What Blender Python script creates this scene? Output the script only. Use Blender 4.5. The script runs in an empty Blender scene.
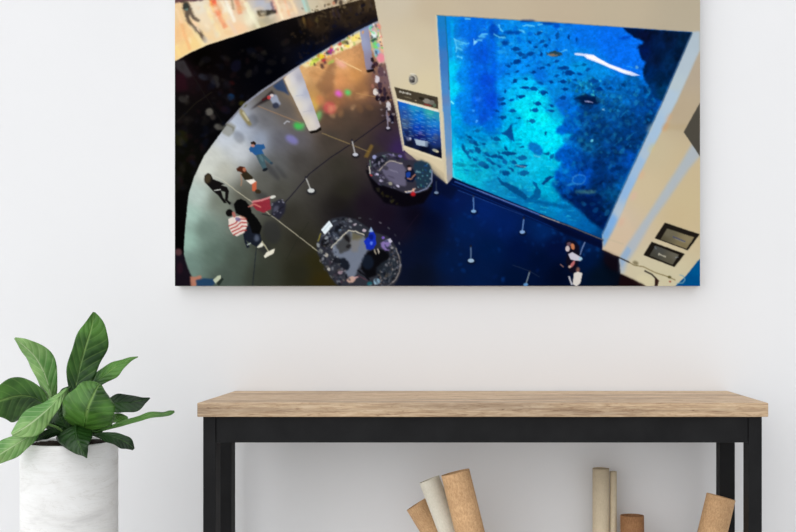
import bpy, bmesh, math, random
import numpy as np
from mathutils import Vector, Matrix

scene = bpy.context.scene
col = scene.collection
random.seed(4)

# ---------------------------------------------------------------- camera geometry
F_PX, VX, HY = 893.0, 472.0, 315.0      # focal length and vanishing point in pixels of a 796 x 532 frame
DIST, EYE = 2.54, 1.05                  # the camera stands 2.54 m from the wall plane y = 0
def at(px, py, y):
    d = DIST+y
    return Vector(((px-VX)*d/F_PX, y, EYE-(py-HY)*d/F_PX))
def mpp(y): return (DIST+y)/F_PX        # metres per pixel at depth y

cam_data = bpy.data.cameras.new('camera'); cam = bpy.data.objects.new('camera', cam_data); col.objects.link(cam)
cam.location = (0, -DIST, EYE); cam.rotation_euler = (math.pi/2, 0, 0)
cam_data.sensor_width = 36.0; cam_data.lens = F_PX/796*36
cam_data.shift_x = -(VX-398)/796; cam_data.shift_y = (HY-266)/796
scene.camera = cam

# ---------------------------------------------------------------- helpers
def tag(o, label=None, cat=None, group=None, kind=None):
    if label: o['label'] = label
    if cat: o['category'] = cat
    if group: o['group'] = group
    if kind: o['kind'] = kind
    return o
def empty(name, loc, label, cat, group=None):
    o = bpy.data.objects.new(name, None); col.objects.link(o); o.location = loc; o.empty_display_size = .1
    return tag(o, label, cat, group)
def link_bm(name, bm, mat, parent=None, smooth=False, bevel=0, angle=35):
    me = bpy.data.meshes.new(name); bm.normal_update(); bm.to_mesh(me); bm.free()
    me.materials.append(mat)
    for p in me.polygons: p.use_smooth = smooth
    o = bpy.data.objects.new(name, me); col.objects.link(o)
    if bevel:
        b = o.modifiers.new('bevel', 'BEVEL'); b.width = bevel; b.segments = 2; b.limit_method = 'ANGLE'
    if parent:
        o.parent = parent; o.matrix_parent_inverse = Matrix.Translation(-parent.location)
    return o
def box(bm, a, b):
    x0, y0, z0 = a; x1, y1, z1 = b
    v = [bm.verts.new(p) for p in [(x0, y0, z0), (x1, y0, z0), (x1, y1, z0), (x0, y1, z0), (x0, y0, z1), (x1, y0, z1), (x1, y1, z1), (x0, y1, z1)]]
    for f in [(3, 2, 1, 0), (4, 5, 6, 7), (0, 1, 5, 4), (1, 2, 6, 5), (2, 3, 7, 6), (3, 0, 4, 7)]: bm.faces.new([v[i] for i in f])
def ring_surface(bm, rings, close_start=False, close_end=False):
    vs = [[bm.verts.new(p) for p in r] for r in rings]; n = len(rings[0])
    for a, b in zip(vs, vs[1:]):
        for k in range(n): bm.faces.new((a[k], a[(k+1) % n], b[(k+1) % n], b[k]))
    if close_start: bm.faces.new(vs[0][::-1])
    if close_end: bm.faces.new(vs[-1])
    return vs

# ---------------------------------------------------------------- materials
def lin(c):
    r = []
    for v in c:
        v = v/255; r.append(v/12.92 if v <= .04045 else ((v+.055)/1.055)**2.4)
    return (*r, 1)
def new_mat(name, rough=.6, spec=.5):
    m = bpy.data.materials.new(name); m.use_nodes = True; nt = m.node_tree; b = nt.nodes['Principled BSDF']
    b.inputs['Roughness'].default_value = rough; b.inputs['Specular IOR Level'].default_value = spec
    return m, nt, b
def N(nt, t, **kw):
    n = nt.nodes.new(t)
    for k, v in kw.items():
        if k in n.inputs: n.inputs[k].default_value = v
        else: setattr(n, k, v)
    return n
def ramp(nt, fac, stops):
    r = nt.nodes.new('ShaderNodeValToRGB'); nt.links.new(fac, r.inputs[0]); e = r.color_ramp.elements
    while len(e) < len(stops): e.new(.5)
    for k, (p, c) in enumerate(stops): e[k].position = p; e[k].color = lin(c)
    return r.outputs[0]
def coords(nt, scale=(1, 1, 1), rot=(0, 0, 0), kind='Object'):
    t = nt.nodes.new('ShaderNodeTexCoord'); m = nt.nodes.new('ShaderNodeMapping'); m.inputs['Scale'].default_value = scale; m.inputs['Rotation'].default_value = rot
    nt.links.new(t.outputs[kind], m.inputs[0]); return m.outputs[0]
def noise_tex(nt, vec, scale, detail=4, rough=.5, dist=0):
    n = N(nt, 'ShaderNodeTexNoise'); n.inputs['Scale'].default_value = scale; n.inputs['Detail'].default_value = detail
    n.inputs['Roughness'].default_value = rough; n.inputs['Distortion'].default_value = dist; nt.links.new(vec, n.inputs['Vector']); return n.outputs[0]
def bump(nt, b, h, strength=.2, dist=.002):
    n = N(nt, 'ShaderNodeBump'); n.inputs['Strength'].default_value = strength; n.inputs['Distance'].default_value = dist
    nt.links.new(h, n.inputs['Height']); nt.links.new(n.outputs[0], b.inputs['Normal'])
def mixc(nt, fac, a, b, mode='MIX'):
    m = nt.nodes.new('ShaderNodeMix'); m.data_type = 'RGBA'; m.blend_type = mode
    for s, v in ((m.inputs[0], fac), (m.inputs[6], a), (m.inputs[7], b)):
        if hasattr(v, 'links') or hasattr(v, 'is_linked'): nt.links.new(v, s)
        elif isinstance(v, (int, float)): s.default_value = v
        else: s.default_value = v
    return m.outputs[2]

def mat_wall():
    m, nt, b = new_mat('painted_plaster', .85, .2); v = coords(nt)
    nt.links.new(ramp(nt, noise_tex(nt, v, 1.3, 3), [(.3, (229, 229, 230)), (.7, (232, 232, 233))]), b.inputs['Base Color'])
    bump(nt, b, noise_tex(nt, v, 90, 4), .06, .002); return m
def mat_floor():
    m, nt, b = new_mat('grey_floor_concrete', .6, .4); v = coords(nt)
    nt.links.new(ramp(nt, noise_tex(nt, v, 2.5, 6), [(.3, (205, 204, 202)), (.7, (216, 215, 213))]), b.inputs['Base Color']); return m
def mat_wood(name, off=0):
    m, nt, b = new_mat(name, .55, .3)
    v = coords(nt, (2.6, 26, 60)); a = noise_tex(nt, v, 3.0, 8, .7, .9)
    c = ramp(nt, a, [(.25, (146, 124, 104)), (.42, (184, 160, 134)), (.55, (208, 186, 158)), (.75, (224, 206, 182))])
    v2 = coords(nt, (5.0, 14, 40)); k = noise_tex(nt, v2, 4.0, 5, .72, 1.4)
    c2 = ramp(nt, k, [(.32, (134, 104, 82)), (.40, (222, 208, 192)), (.6, (250, 246, 240))])
    c = mixc(nt, .75, c, c2, 'MULTIPLY')
    v3 = coords(nt, (.7, 12, 14)); k3 = noise_tex(nt, v3, 2.2, 3, .5)
    c3 = ramp(nt, k3, [(.36, (206, 204, 206)), (.58, (255, 252, 248))])
    c = mixc(nt, .8, c, c3, 'MULTIPLY')
    nt.links.new(c, b.inputs['Base Color']); bump(nt, b, a, .25, .002); return m
def mat_black():
    m, nt, b = new_mat('blackened_steel', .6, .12); v = coords(nt)
    nt.links.new(ramp(nt, noise_tex(nt, v, 9, 6, .65), [(.3, (21, 21, 22)), (.7, (31, 31, 32))]), b.inputs['Base Color'])
    bump(nt, b, noise_tex(nt, v, 60, 5), .15, .002); return m
def mat_kraft(name, c0, c1, spk=.5):
    m, nt, b = new_mat(name, .75, .2); v = coords(nt, (1, 1, .55))
    a = noise_tex(nt, v, 260, 5, .75); c = ramp(nt, a, [(.36, c0), (.62, c1)])
    a2 = noise_tex(nt, coords(nt, (1, 1, 3)), 12, 4); c2 = ramp(nt, a2, [(.3, (214, 210, 205)), (.7, (255, 255, 255))])
    nt.links.new(mixc(nt, spk, c, c2, 'MULTIPLY'), b.inputs['Base Color']); bump(nt, b, a, .1, .001); return m
def mat_pot():
    m, nt, b = new_mat('white_stone_glaze', .55, .35); v = coords(nt, (1, 1, 3.2))
    a = noise_tex(nt, v, 7, 7, .65, .8); c = ramp(nt, a, [(.28, (208, 207, 205)), (.45, (224, 223, 221)), (.7, (232, 232, 231))])
    a2 = noise_tex(nt, coords(nt, (1, 1, 7), (0, .25, 0)), 6, 5, .6, 2.0); c2 = ramp(nt, a2, [(.485, (255, 255, 255)), (.5, (238, 237, 234)), (.515, (255, 255, 255))])
    nt.links.new(mixc(nt, .8, c, c2, 'MULTIPLY'), b.inputs['Base Color']); bump(nt, b, a, .12, .003); return m
def mat_leaf(name, dark, mid, vein, veins=9.0):
    # UV: u runs from the stalk to the tip, v across the blade (0.5 on the midrib)
    m, nt, b = new_mat(name, .42, .28)
    uv = nt.nodes.new('ShaderNodeUVMap'); sep = nt.nodes.new('ShaderNodeSeparateXYZ'); nt.links.new(uv.outputs[0], sep.inputs[0])
    def M(op, a, c=None, d=None):
        n = nt.nodes.new('ShaderNodeMath'); n.operation = op
        for s, v in zip(n.inputs, (a, c, d)):
            if v is None: continue
            if isinstance(v, (int, float)): s.default_value = v
            else: nt.links.new(v, s)
        return n.outputs[0]
    av = M('ABSOLUTE', M('SUBTRACT', sep.outputs[1], .5))
    mid_line = M('SUBTRACT', 1.0, M('SMOOTH_MIN', 1.0, M('MULTIPLY', av, 24), .2))
    ph = M('FRACT', M('MULTIPLY', M('SUBTRACT', sep.outputs[0], M('MULTIPLY', av, .42)), veins))
    side = M('SUBTRACT', 1.0, M('MINIMUM', 1.0, M('MULTIPLY', M('ABSOLUTE', M('SUBTRACT', ph, .5)), 9)))
    side = M('MULTIPLY', side, .22)
    fac = M('MAXIMUM', M('MULTIPLY', mid_line, .8), side); fac = M('MAXIMUM', fac, 0.0)
    base = ramp(nt, noise_tex(nt, coords(nt), 11, 4), [(.38, dark), (.62, mid)])
    nt.links.new(mixc(nt, fac, base, lin(vein)), b.inputs['Base Color'])
    hb = M('SUBTRACT', M('MULTIPLY', M('COSINE', M('MULTIPLY', ph, 6.2832)), .5), M('MULTIPLY', mid_line, 2.0))
    bump(nt, b, hb, .55, .002)
    b.inputs['Transmission Weight'].default_value = 0.0
    return m
def mat_plain(name, c, rough=.8, spec=.2, n=.1):
    m, nt, b = new_mat(name, rough, spec); d = tuple(max(0, v*(1-n)) for v in c)
    nt.links.new(ramp(nt, noise_tex(nt, coords(nt), 40, 4), [(.3, d), (.7, c)]), b.inputs['Base Color']); return m

WALL = mat_wall(); WOOD = mat_wood('pale_oak_wood'); BLACK = mat_black()
KRAFT = mat_kraft('speckled_kraft_card', (188, 146, 104), (218, 179, 136)); KRAFT_DARK = mat_kraft('brown_kraft_card', (142, 100, 66), (168, 124, 86))
CREAM = mat_kraft('cream_paper', (214, 208, 190), (226, 220, 204), .2); BEIGE = mat_kraft('beige_paper', (218, 202, 172), (228, 212, 184), .2)
POT = mat_pot(); SOIL = mat_plain('dark_soil', (44, 36, 28), .95, .1, .5); STEM = mat_plain('pale_stem', (120, 140, 84), .6)
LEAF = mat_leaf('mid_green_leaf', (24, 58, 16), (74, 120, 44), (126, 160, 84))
LEAF_DARK = mat_leaf('dark_green_leaf', (12, 34, 12), (30, 64, 20), (66, 102, 44))  # for darker leaves, and for inner ones painted as shade in the foliage
LEAF_LIGHT = mat_leaf('pale_green_leaf', (76, 126, 56), (142, 178, 108), (200, 218, 172))
KEY, SKY, INK_GAIN = 6.0, 1.13, 1.0
# ---------------------------------------------------------------- the printed picture (a flat photographic print)
PX0, PX1, PY0, PY1 = 175.0, 700.5, -46.0, 286.0
S = 1.6
PW = int(round((PX1-PX0)*S))+1; PH = int(round((PY1-PY0)*S))+1
XX, YY = np.meshgrid(PX0+np.arange(PW)/S, PY0+np.arange(PH)/S)
IMG = np.zeros((PH, PW, 3)); IMG[:] = (.75, .69, .58)
rs = np.random.RandomState(7)

def c8(c): return np.array(c, float)/255.0
def blur1(a, n, ax):
    if n < 1: return a
    k = 2*n+1
    pad = [(0, 0)]*a.ndim; pad[ax] = (n+1, n)
    c = np.cumsum(np.pad(a, pad, mode='edge'), axis=ax)
    hi = [slice(None)]*a.ndim; lo = [slice(None)]*a.ndim
    hi[ax] = slice(k, None); lo[ax] = slice(0, -k)
    return (c[tuple(hi)]-c[tuple(lo)])/k
def soft(a, r):
    n = int(round(r*S*.6))
    if n < 1: return a
    for _ in range(2 if r > .6 else 1): a = blur1(blur1(a, n, 0), n, 1)
    return a
def noise(sx, sy, seed, ang=0.0):
    r = np.random.RandomState(seed)
    ca, sa = math.cos(math.radians(ang)), math.sin(math.radians(ang))
    u = ((XX-PX0)*ca+(YY-PY0)*sa)/sx; v = (-(XX-PX0)*sa+(YY-PY0)*ca)/sy
    u = u-u.min(); v = v-v.min()
    g = r.rand(int(v.max())+3, int(u.max())+3)
    i = np.floor(u).astype(int); j = np.floor(v).astype(int); fu = u-i; fv = v-j
    fu = fu*fu*(3-2*fu); fv = fv*fv*(3-2*fv)
    return (g[j, i]*(1-fu)+g[j, i+1]*fu)*(1-fv)+(g[j+1, i]*(1-fu)+g[j+1, i+1]*fu)*fv
def fbm(s, seed, ratio=1.0, ang=0.0):
    return (noise(s, s*ratio, seed, ang)*.5+noise(s/2, s*ratio/2, seed+1, ang)*.3+noise(s/4, s*ratio/4, seed+2, ang)*.2)
def window(x0, y0, x1, y1, m=2):
    i0 = max(0, int((x0-m-PX0)*S)); i1 = min(PW, int((x1+m-PX0)*S)+2)
    j0 = max(0, int((y0-m-PY0)*S)); j1 = min(PH, int((y1+m-PY0)*S)+2)
    return slice(j0, max(j1, j0)), slice(i0, max(i1, i0))
def pmask(pts, m=2):
    xs = [p[0] for p in pts]; ys = [p[1] for p in pts]
    w = window(min(xs), min(ys), max(xs), max(ys), m)
    X = XX[w]; Y = YY[w]; acc = np.zeros(X.shape)
    if X.size == 0: return w, acc
    for ox, oy in ((-.25, -.12), (.12, -.25), (.25, .12), (-.12, .25)):
        x = X+ox/S*1.0; y = Y+oy/S*1.0; ins = np.zeros(X.shape, bool)
        for k in range(len(pts)):
            xa, ya = pts[k]; xb, yb = pts[k-1]
            if ya == yb: continue
            ins ^= ((ya > y) != (yb > y)) & (x < (xb-xa)*(y-ya)/(yb-ya)+xa)
        acc += ins
    return w, acc/4
def put(w, mask, col, a=1.0):
    m = (mask*a)[..., None]
    IMG[w] = IMG[w]*(1-m)+(c8(col) if not isinstance(col, np.ndarray) else col)*m
def poly(pts, col, a=1.0, b=.4):
    w, m = pmask(pts, 2+3*b)
    if m.size == 0: return
    if b > 0: m = soft(m, b)
    put(w, m, col, a)
def field(pts, w, pw=3.0, s=6.0):
    X = XX[w]; Y = YY[w]; num = np.zeros(X.shape+(3,)); den = np.zeros(X.shape)
    for x, y, c in pts:
        k = 1.0/((X-x)**2+(Y-y)**2+s*s)**(pw/2)
        num += k[..., None]*c8(c); den += k
    return num/den[..., None]
def fpoly(pts, anchors, a=1.0, b=.4, pw=3.0, s=6.0):
    w, m = pmask(pts, 2+3*b)
    if b > 0: m = soft(m, b)
    put(w, m, field(anchors, w, pw, s), a)
def ell(cx, cy, rx, ry, col, ang=0, a=1.0, b=.5, n=20):
    ca, sa = math.cos(math.radians(ang)), math.sin(math.radians(ang))
    poly([(cx+rx*math.cos(t)*ca-ry*math.sin(t)*sa, cy+rx*math.cos(t)*sa+ry*math.sin(t)*ca)
          for t in [2*math.pi*k/n for k in range(n)]], col, a, b)
def line(pts, wd, col, a=1.0, b=.3):
    for (x0, y0), (x1, y1) in zip(pts, pts[1:]):
        d = math.hypot(x1-x0, y1-y0) or 1; nx, ny = -(y1-y0)/d*wd/2, (x1-x0)/d*wd/2
        poly([(x0+nx, y0+ny), (x1+nx, y1+ny), (x1-nx, y1-ny), (x0-nx, y0-ny)], col, a, b)
def speck(pts, n, cols, r0, r1, a=.7, b=.3, seed=1, stretch=1.6):
    r = np.random.RandomState(seed)
    xs = [p[0] for p in pts]; ys = [p[1] for p in pts]; k = 0; g = 0
    while k < n and g < n*30:
        g += 1
        x = r.uniform(min(xs), max(xs)); y = r.uniform(min(ys), max(ys)); ins = False
        for q in range(len(pts)):
            xa, ya = pts[q]; xb, yb = pts[q-1]
            if (ya > y) != (yb > y) and x < (xb-xa)*(y-ya)/(yb-ya)+xa: ins = not ins
        if not ins: continue
        k += 1; c = cols[r.randint(len(cols))]; rr = r.uniform(r0, r1)
        ell(x, y, rr*stretch, rr, c, r.uniform(0, 180), a*r.uniform(.5, 1), b, 10)

# --- big wall around the tank window
ALL = [(PX0-5, PY0-5), (PX1+5, PY0-5), (PX1+5, PY1+5), (PX0-5, PY1+5)]
WALLF = [(400, 0, (196, 184, 162)), (420, 40, (200, 186, 158)), (400, 60, (205, 192, 165)), (425, 90, (208, 194, 160)), (430, 10, (190, 174, 148)),
         (480, 5, (188, 173, 149)), (560, 8, (186, 170, 146)), (620, 10, (184, 170, 146)), (690, 15, (176, 164, 142)), (690, 28, (178, 166, 144)), (430, 170, (208, 192, 158)), (445, 140, (205, 195, 170)),
         (690, 70, (173, 158, 138)), (680, 110, (177, 160, 134)), (655, 150, (191, 177, 146)), (645, 190, (198, 181, 148)), (625, 240, (197, 175, 150)), (620, 220, (198, 181, 158)),
         (690, 200, (194, 177, 140)), (680, 215, (194, 175, 138)), (640, 262, (198, 189, 160)), (660, 275, (197, 189, 158)), (690, 170, (193, 175, 140))]
fpoly(ALL, WALLF, b=0, s=10)
# --- lower floor hall
FLR = [(300, 75, (216, 168, 112)), (312, 100, (196, 148, 84)), (325, 72, (205, 150, 95)), (345, 65, (222, 165, 110)), (340, 80, (214, 146, 92)), (355, 75, (200, 140, 80)), (365, 90, (150, 105, 66)), (335, 100, (150, 96, 66)),
       (375, 90, (95, 65, 60)), (385, 80, (110, 85, 90)), (390, 115, (45, 35, 38)), (370, 115, (66, 52, 45)), (345, 118, (75, 62, 52)), (330, 115, (81, 65, 54)), (330, 140, (64, 57, 51)), (355, 135, (62, 53, 46)), (385, 140, (48, 36, 51)), (398, 148, (52, 35, 79)), (375, 150, (50, 43, 41)),
       (340, 165, (52, 49, 42)), (345, 190, (40, 38, 31)), (320, 180, (56, 53, 48)), (300, 160, (67, 64, 61)), (300, 140, (92, 89, 93)), (285, 110, (91, 85, 81)), (270, 100, (88, 84, 80)), (265, 120, (101, 101, 105)),
       (280, 140, (92, 92, 99)), (245, 125, (160, 168, 184)), (235, 128, (180, 190, 206)), (225, 140, (190, 196, 204)), (240, 150, (196, 200, 204)), (215, 155, (196, 198, 190)), (205, 170, (205, 208, 198)), (225, 170, (176, 176, 164)), (260, 140, (140, 150, 168)),
       (197, 195, (178, 194, 186)), (190, 215, (160, 188, 176)), (187, 240, (148, 180, 166)), (190, 265, (109, 132, 122)), (205, 230, (103, 121, 111)), (220, 200, (112, 118, 106)), (215, 255, (88, 105, 95)), (235, 260, (71, 81, 72)), (225, 278, (71, 82, 74)),
       (245, 195, (86, 85, 75)), (265, 180, (87, 87, 81)), (280, 190, (71, 70, 64)), (275, 165, (87, 88, 88)), (290, 215, (49, 47, 41)), (270, 240, (50, 51, 42)), (300, 240, (43, 41, 33)), (260, 275, (52, 56, 47)), (300, 272, (37, 37, 27)), (318, 262, (42, 39, 19)), (322, 280, (47, 40, 15)),
       (340, 205, (28, 25, 23)), (365, 205, (27, 19, 29)), (385, 215, (23, 15, 28)), (400, 230, (20, 16, 32)), (345, 215, (23, 21, 26)), (415, 215, (11, 8, 20)), (410, 255, (9, 16, 39)), (420, 275, (9, 15, 31)), (430, 220, (4, 10, 35)), (425, 245, (6, 15, 39)),
       (440, 205, (3, 16, 57)), (455, 200, (6, 25, 78)), (465, 225, (3, 28, 78)), (450, 260, (4, 23, 62)), (485, 210, (4, 31, 95)), (505, 225, (3, 28, 87)), (490, 250, (1, 23, 65)), (520, 250, (1, 16, 57)), (480, 275, (3, 23, 63)), (545, 232, (3, 36, 93)), (540, 260, (1, 13, 45)), (555, 245, (3, 13, 51)), (560, 275, (1, 8, 31)), (515, 278, (1, 16, 48)),
       (590, 260, (1, 20, 57)), (600, 275, (3, 15, 31)), (612, 265, (3, 8, 18)), (590, 245, (3, 28, 74)), (635, 283, (11, 6, 11)), (445, 190, (6, 16, 54)), (690, 270, (0, 57, 102))]
flo = [(175, 60), (300, 64), (378, 20), (382.7, 37.6), (386.5, 62), (392, 90), (397.7, 114), (404, 150), (430, 170), (447, 184), (453, 177), (602.6, 239), (602.6, 250), (619.5, 257.5), (621, 274), (660, 292), (175, 292)]
fpoly(flo, FLR, b=.3, pw=3.2, s=7)
w_, m_ = pmask(flo); nz = fbm(7, 40, .5, 35)[w_]; IMG[w_] *= (1+((nz-.5)*.08*m_))[..., None]
# caustic-like glints on the blue floor
speck([(540, 222), (600, 246), (598, 262), (560, 245), (535, 236)], 26, [(20, 100, 190), (10, 70, 150)], .8, 2.2, .35, .8, 3)
speck([(450, 195), (545, 235), (540, 280), (440, 280)], 40, [(10, 60, 140), (8, 40, 110)], .8, 2.0, .3, .8, 5)
# long floor joints and tape lines
line([(222.6, 180), (236.7, 191), (275, 218), (318, 251)], .9, (190, 184, 160), .8)
line([(198, 168), (222.6, 180)], .8, (200, 200, 185), .5)
line([(258, 106), (301, 123)], 1.0, (150, 116, 88), .7)
line([(322, 133), (345, 142), (370, 152)], .9, (150, 128, 84), .7)
poly([(371, 144), (374, 146), (368, 158), (364, 157)], (128, 100, 44), .7, .6)
line([(256.5, 248), (254.5, 268), (252.7, 286)], .8, (24, 30, 40), .8)
line([(309, 222), (297, 240), (286.5, 259.5)], .6, (34, 36, 30), .8)
line([(419, 214), (408, 228), (400, 240)], .6, (30, 22, 40), .7)
line([(356, 93), (392, 100)], .8, (190, 150, 90), .5); line([(335, 58), (362, 71)], 1.2, (236, 206, 150), .7)
line([(306, 62), (335, 75)], .8, (230, 190, 130), .5)
poly([(330, 62), (336, 62), (334, 90), (324, 96), (316, 86)], (120, 84, 60), .55, 2.0)
# colour light reflections
for x, y, rx, ry, c, a in [(330, 108, 7, 6, (205, 84, 84), .75), (339, 93.5, 4, 3, (226, 96, 210), .9), (348, 92.5, 3.2, 2.6, (80, 210, 110), .9), (298, 126, 4.5, 3.4, (60, 200, 80), .8), (292, 139.5, 7, 4, (128, 124, 196), .7),
                           (313, 106, 5, 9, (210, 176, 80), .6), (318, 117, 3, 7, (110, 190, 110), .7), (302, 128, 3, 2, (70, 170, 80), .5), (341, 64, 6, 3, (240, 176, 170), .6), (320, 100, 5, 5, (206, 120, 80), .5), (303, 125, 2, 2, (90, 220, 110), .6)]:
    ell(x, y, rx, ry, c, 30, a, 2.2)
line([(284, 124), (287, 121), (290, 122)], 1.3, (200, 205, 215), .6, .5)
# bright shops seen under the gallery
poly([(300, 64), (328, 47), (356, 31), (366, 26), (362, 42), (345, 50), (322, 60), (306, 68)], (232, 214, 160), .95, .8)
for x, y, rx, ry, c in [(318, 54, 4, 2.6, (196, 196, 40)), (322, 57, 3, 2.5, (222, 190, 30)), (316, 60, 4, 2, (150, 170, 40)), (331, 51, 4, 3, (140, 40, 130)), (328, 53, 2, 2, (50, 60, 60)), (324, 60, 2.4, 2, (130, 60, 60)), (344, 42, 3, 1.8, (120, 110, 60)), (340, 44, 2, 2, (190, 60, 50)), (347, 43, 1.2, 2, (60, 60, 40)),
                        (356, 38, 5, 3, (238, 216, 110)), (350, 46, 5, 2, (244, 226, 170)), (336, 48, 3, 1.6, (244, 240, 220)), (322.5, 66, 1.8, 2.6, (70, 46, 46)), (325, 62.5, 1.4, 2, (90, 50, 60)), (313, 63, 4, 2, (210, 220, 90)), (331, 62, 4, 1.2, (150, 190, 80))]:
    ell(x, y, rx, ry, c, -28, .9, .7)
poly([(366, 27), (378.6, 20.7), (382.7, 37.6), (386.5, 62), (380, 66), (372, 50)], (200, 170, 150), 1, .8)
for x, y, rx, ry, c in [(371, 28, 3, 4, (150, 200, 220)), (374, 35, 3, 4, (214, 236, 236)), (374.5, 40, 4, 1.6, (30, 90, 50)), (375.5, 45.5, 3, 4, (100, 214, 110)), (377.5, 53, 3, 4, (120, 180, 220)), (381, 58, 4, 5, (226, 130, 146)), (379, 27, 2, 3, (230, 130, 110)), (380, 38, 2, 6, (240, 200, 160)), (382, 47, 1.4, 6, (235, 170, 130)),
                        (370, 45, 1.6, 5, (200, 190, 70)), (369, 33, 1.6, 4, (220, 150, 90))]:
    ell(x, y, rx, ry, c, -14, .9, .7)
# far white column and near white column
fpoly([(359.5, 28), (368.5, 25), (374, 69.5), (366.5, 71)], [(361, 35, (150, 152, 176)), (366, 40, (160, 168, 196)), (370, 38, (120, 120, 150)), (369, 65, (150, 140, 160)), (373, 66, (110, 100, 120))], b=.5)
poly([(366.5, 70), (374, 69), (374.5, 71.6), (367, 72.6)], (20, 14, 14), 1, .4)
poly([(309, 131), (321, 126.5), (321.5, 130), (317, 132.6), (311, 133.6)], (24, 20, 16), 1, .5)
fpoly([(284, 79), (290, 72), (299, 66.5), (303, 76), (320.8, 126.8), (316, 130), (309.3, 131.3)],
      [(288, 82, (224, 210, 186)), (293, 80, (206, 204, 208)), (299, 78, (160, 158, 172)), (293, 92, (214, 206, 188)), (300, 92, (196, 198, 206)), (306, 93, (160, 164, 186)), (299, 106, (216, 206, 190)), (306, 106, (206, 202, 200)), (312, 108, (170, 168, 182)), (305, 122, (206, 196, 172)), (312, 122, (212, 204, 192)), (318, 120, (182, 176, 182))], b=.4, s=4)
line([(296, 96), (304, 95)], .6, (150, 156, 180), .6)
line([(303, 112), (313, 110)], .6, (160, 160, 170), .6)
poly([(273, 86), (283, 78), (290, 96), (284, 92), (277, 90)], (22, 50, 96), .75, .9)
poly([(262, 100), (272, 90), (276, 97), (263, 103), (250, 110)], (30, 22, 24), .8, 1.0)
# queue rope
line([(392, 116), (380, 123.5), (353, 143), (330, 158), (310, 173.5), (292, 195), (280, 208)], 1.0, (22, 20, 34), .85, .35)
# --- upper walkway
up = [(PX0-5, PY0-5), (378, PY0-5), (374, 0), (360, 0), (349, 3), (324, 9.5), (300, 16), (260, 28), (239.5, 34.8), (207.6, 45), (189, 53.5), (PX0-5, 64)]
UPF = [(178, 10, (228, 196, 150)), (178, 35, (236, 190, 136)), (182, 50, (238, 202, 140)), (190, 30, (236, 196, 140)), (200, 8, (226, 216, 196)), (205, 20, (232, 212, 180)), (195, 42, (238, 206, 140)), (212, 38, (232, 204, 160)),
       (218, 10, (232, 190, 150)), (228, 10, (236, 226, 200)), (225, 30, (236, 206, 160)), (236, 8, (224, 184, 150)), (240, 28, (238, 200, 160)), (250, 18, (230, 222, 190)), (262, 4, (176, 178, 190)), (268, 6, (168, 172, 184)), (266, 20, (170, 160, 136)), (262, 25, (190, 176, 140)), (278, 4, (226, 190, 150)), (284, 14, (236, 206, 170)),
       (294, 8, (222, 190, 160)), (300, 5, (190, 184, 170)), (310, 8, (200, 188, 160)), (330, 4, (186, 168, 140)), (350, 0, (170, 152, 124)), (368, -4, (120, 104, 84)), (240, -20, (226, 206, 170)), (300, -20, (190, 180, 160)), (200, -20, (220, 190, 150))]
fpoly(up, UPF, b=.3, s=3)
for x0, y0, x1, y1, wd, c, a in [(212, -3, 214, 6, 6, (228, 90, 60), .9), (215, 5, 219, 16, 5.5, (232, 130, 90), .8), (219, 15, 226, 28, 4.5, (236, 146, 104), .75), (209, -2, 214, 12, 1.6, (240, 200, 90), .7), (224, -4, 235, 22, 3, (244, 240, 226), .7), (219, -4, 226, 10, 2.4, (240, 236, 214), .6),
                                 (205, 5, 220, 36, 3.5, (242, 226, 170), .6), (236, -3, 241, 14, 4, (226, 130, 90), .6), (241, -4, 252, 18, 2.4, (244, 240, 210), .7), (246, 2, 260, 30, 4, (236, 232, 200), .6), (231, -3, 234, 10, 1.4, (90, 80, 60), .6), (272, -3, 277, 14, 1.6, (226, 110, 100), .5),
                                 (275, -3, 283, 20, 2.4, (246, 236, 204), .7), (284, -3, 290, 16, 2.2, (236, 170, 130), .6), (290, -4, 297, 14, 3, (244, 222, 180), .6), (302, -3, 307, 12, 2.4, (160, 206, 200), .85), (305, -3, 310, 12, 1.6, (120, 170, 160), .6), (180, 20, 190, 50, 3, (240, 168, 110), .5), (176, 8, 182, 24, 3, (240, 210, 170), .6),
                                 (194, 30, 204, 46, 5, (236, 220, 170), .5), (212, 20, 218, 38, 4, (226, 214, 190), .5), (176, 46, 180, 56, 3, (244, 216, 140), .6), (228, 20, 237, 34, 3, (226, 200, 190), .4), (318, -3, 326, 8, 4, (206, 190, 160), .6)]:
    line([(x0, y0), (x1, y1)], wd, c, a, .9)
poly([(256.5, 11), (264, 10.5), (273, 10), (275.5, 9.5), (276.5, 13), (270, 15), (259, 16.5)], (44, 40, 32), .95, .6)
ell(264, 14, 3, 1.2, (110, 100, 76), 0, .6); poly([(270, 0), (273, 2), (275, 12), (272, 10)], (90, 70, 90), .6, .6)
poly([(175, -2), (207, -2), (202, .7), (186, 1.6), (175, 3.4)], (60, 30, 44), .8, .6)
poly([(276, -2), (205, -2), (206, 0), (260, -.5)], (110, 70, 60), .4, .8)
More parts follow.
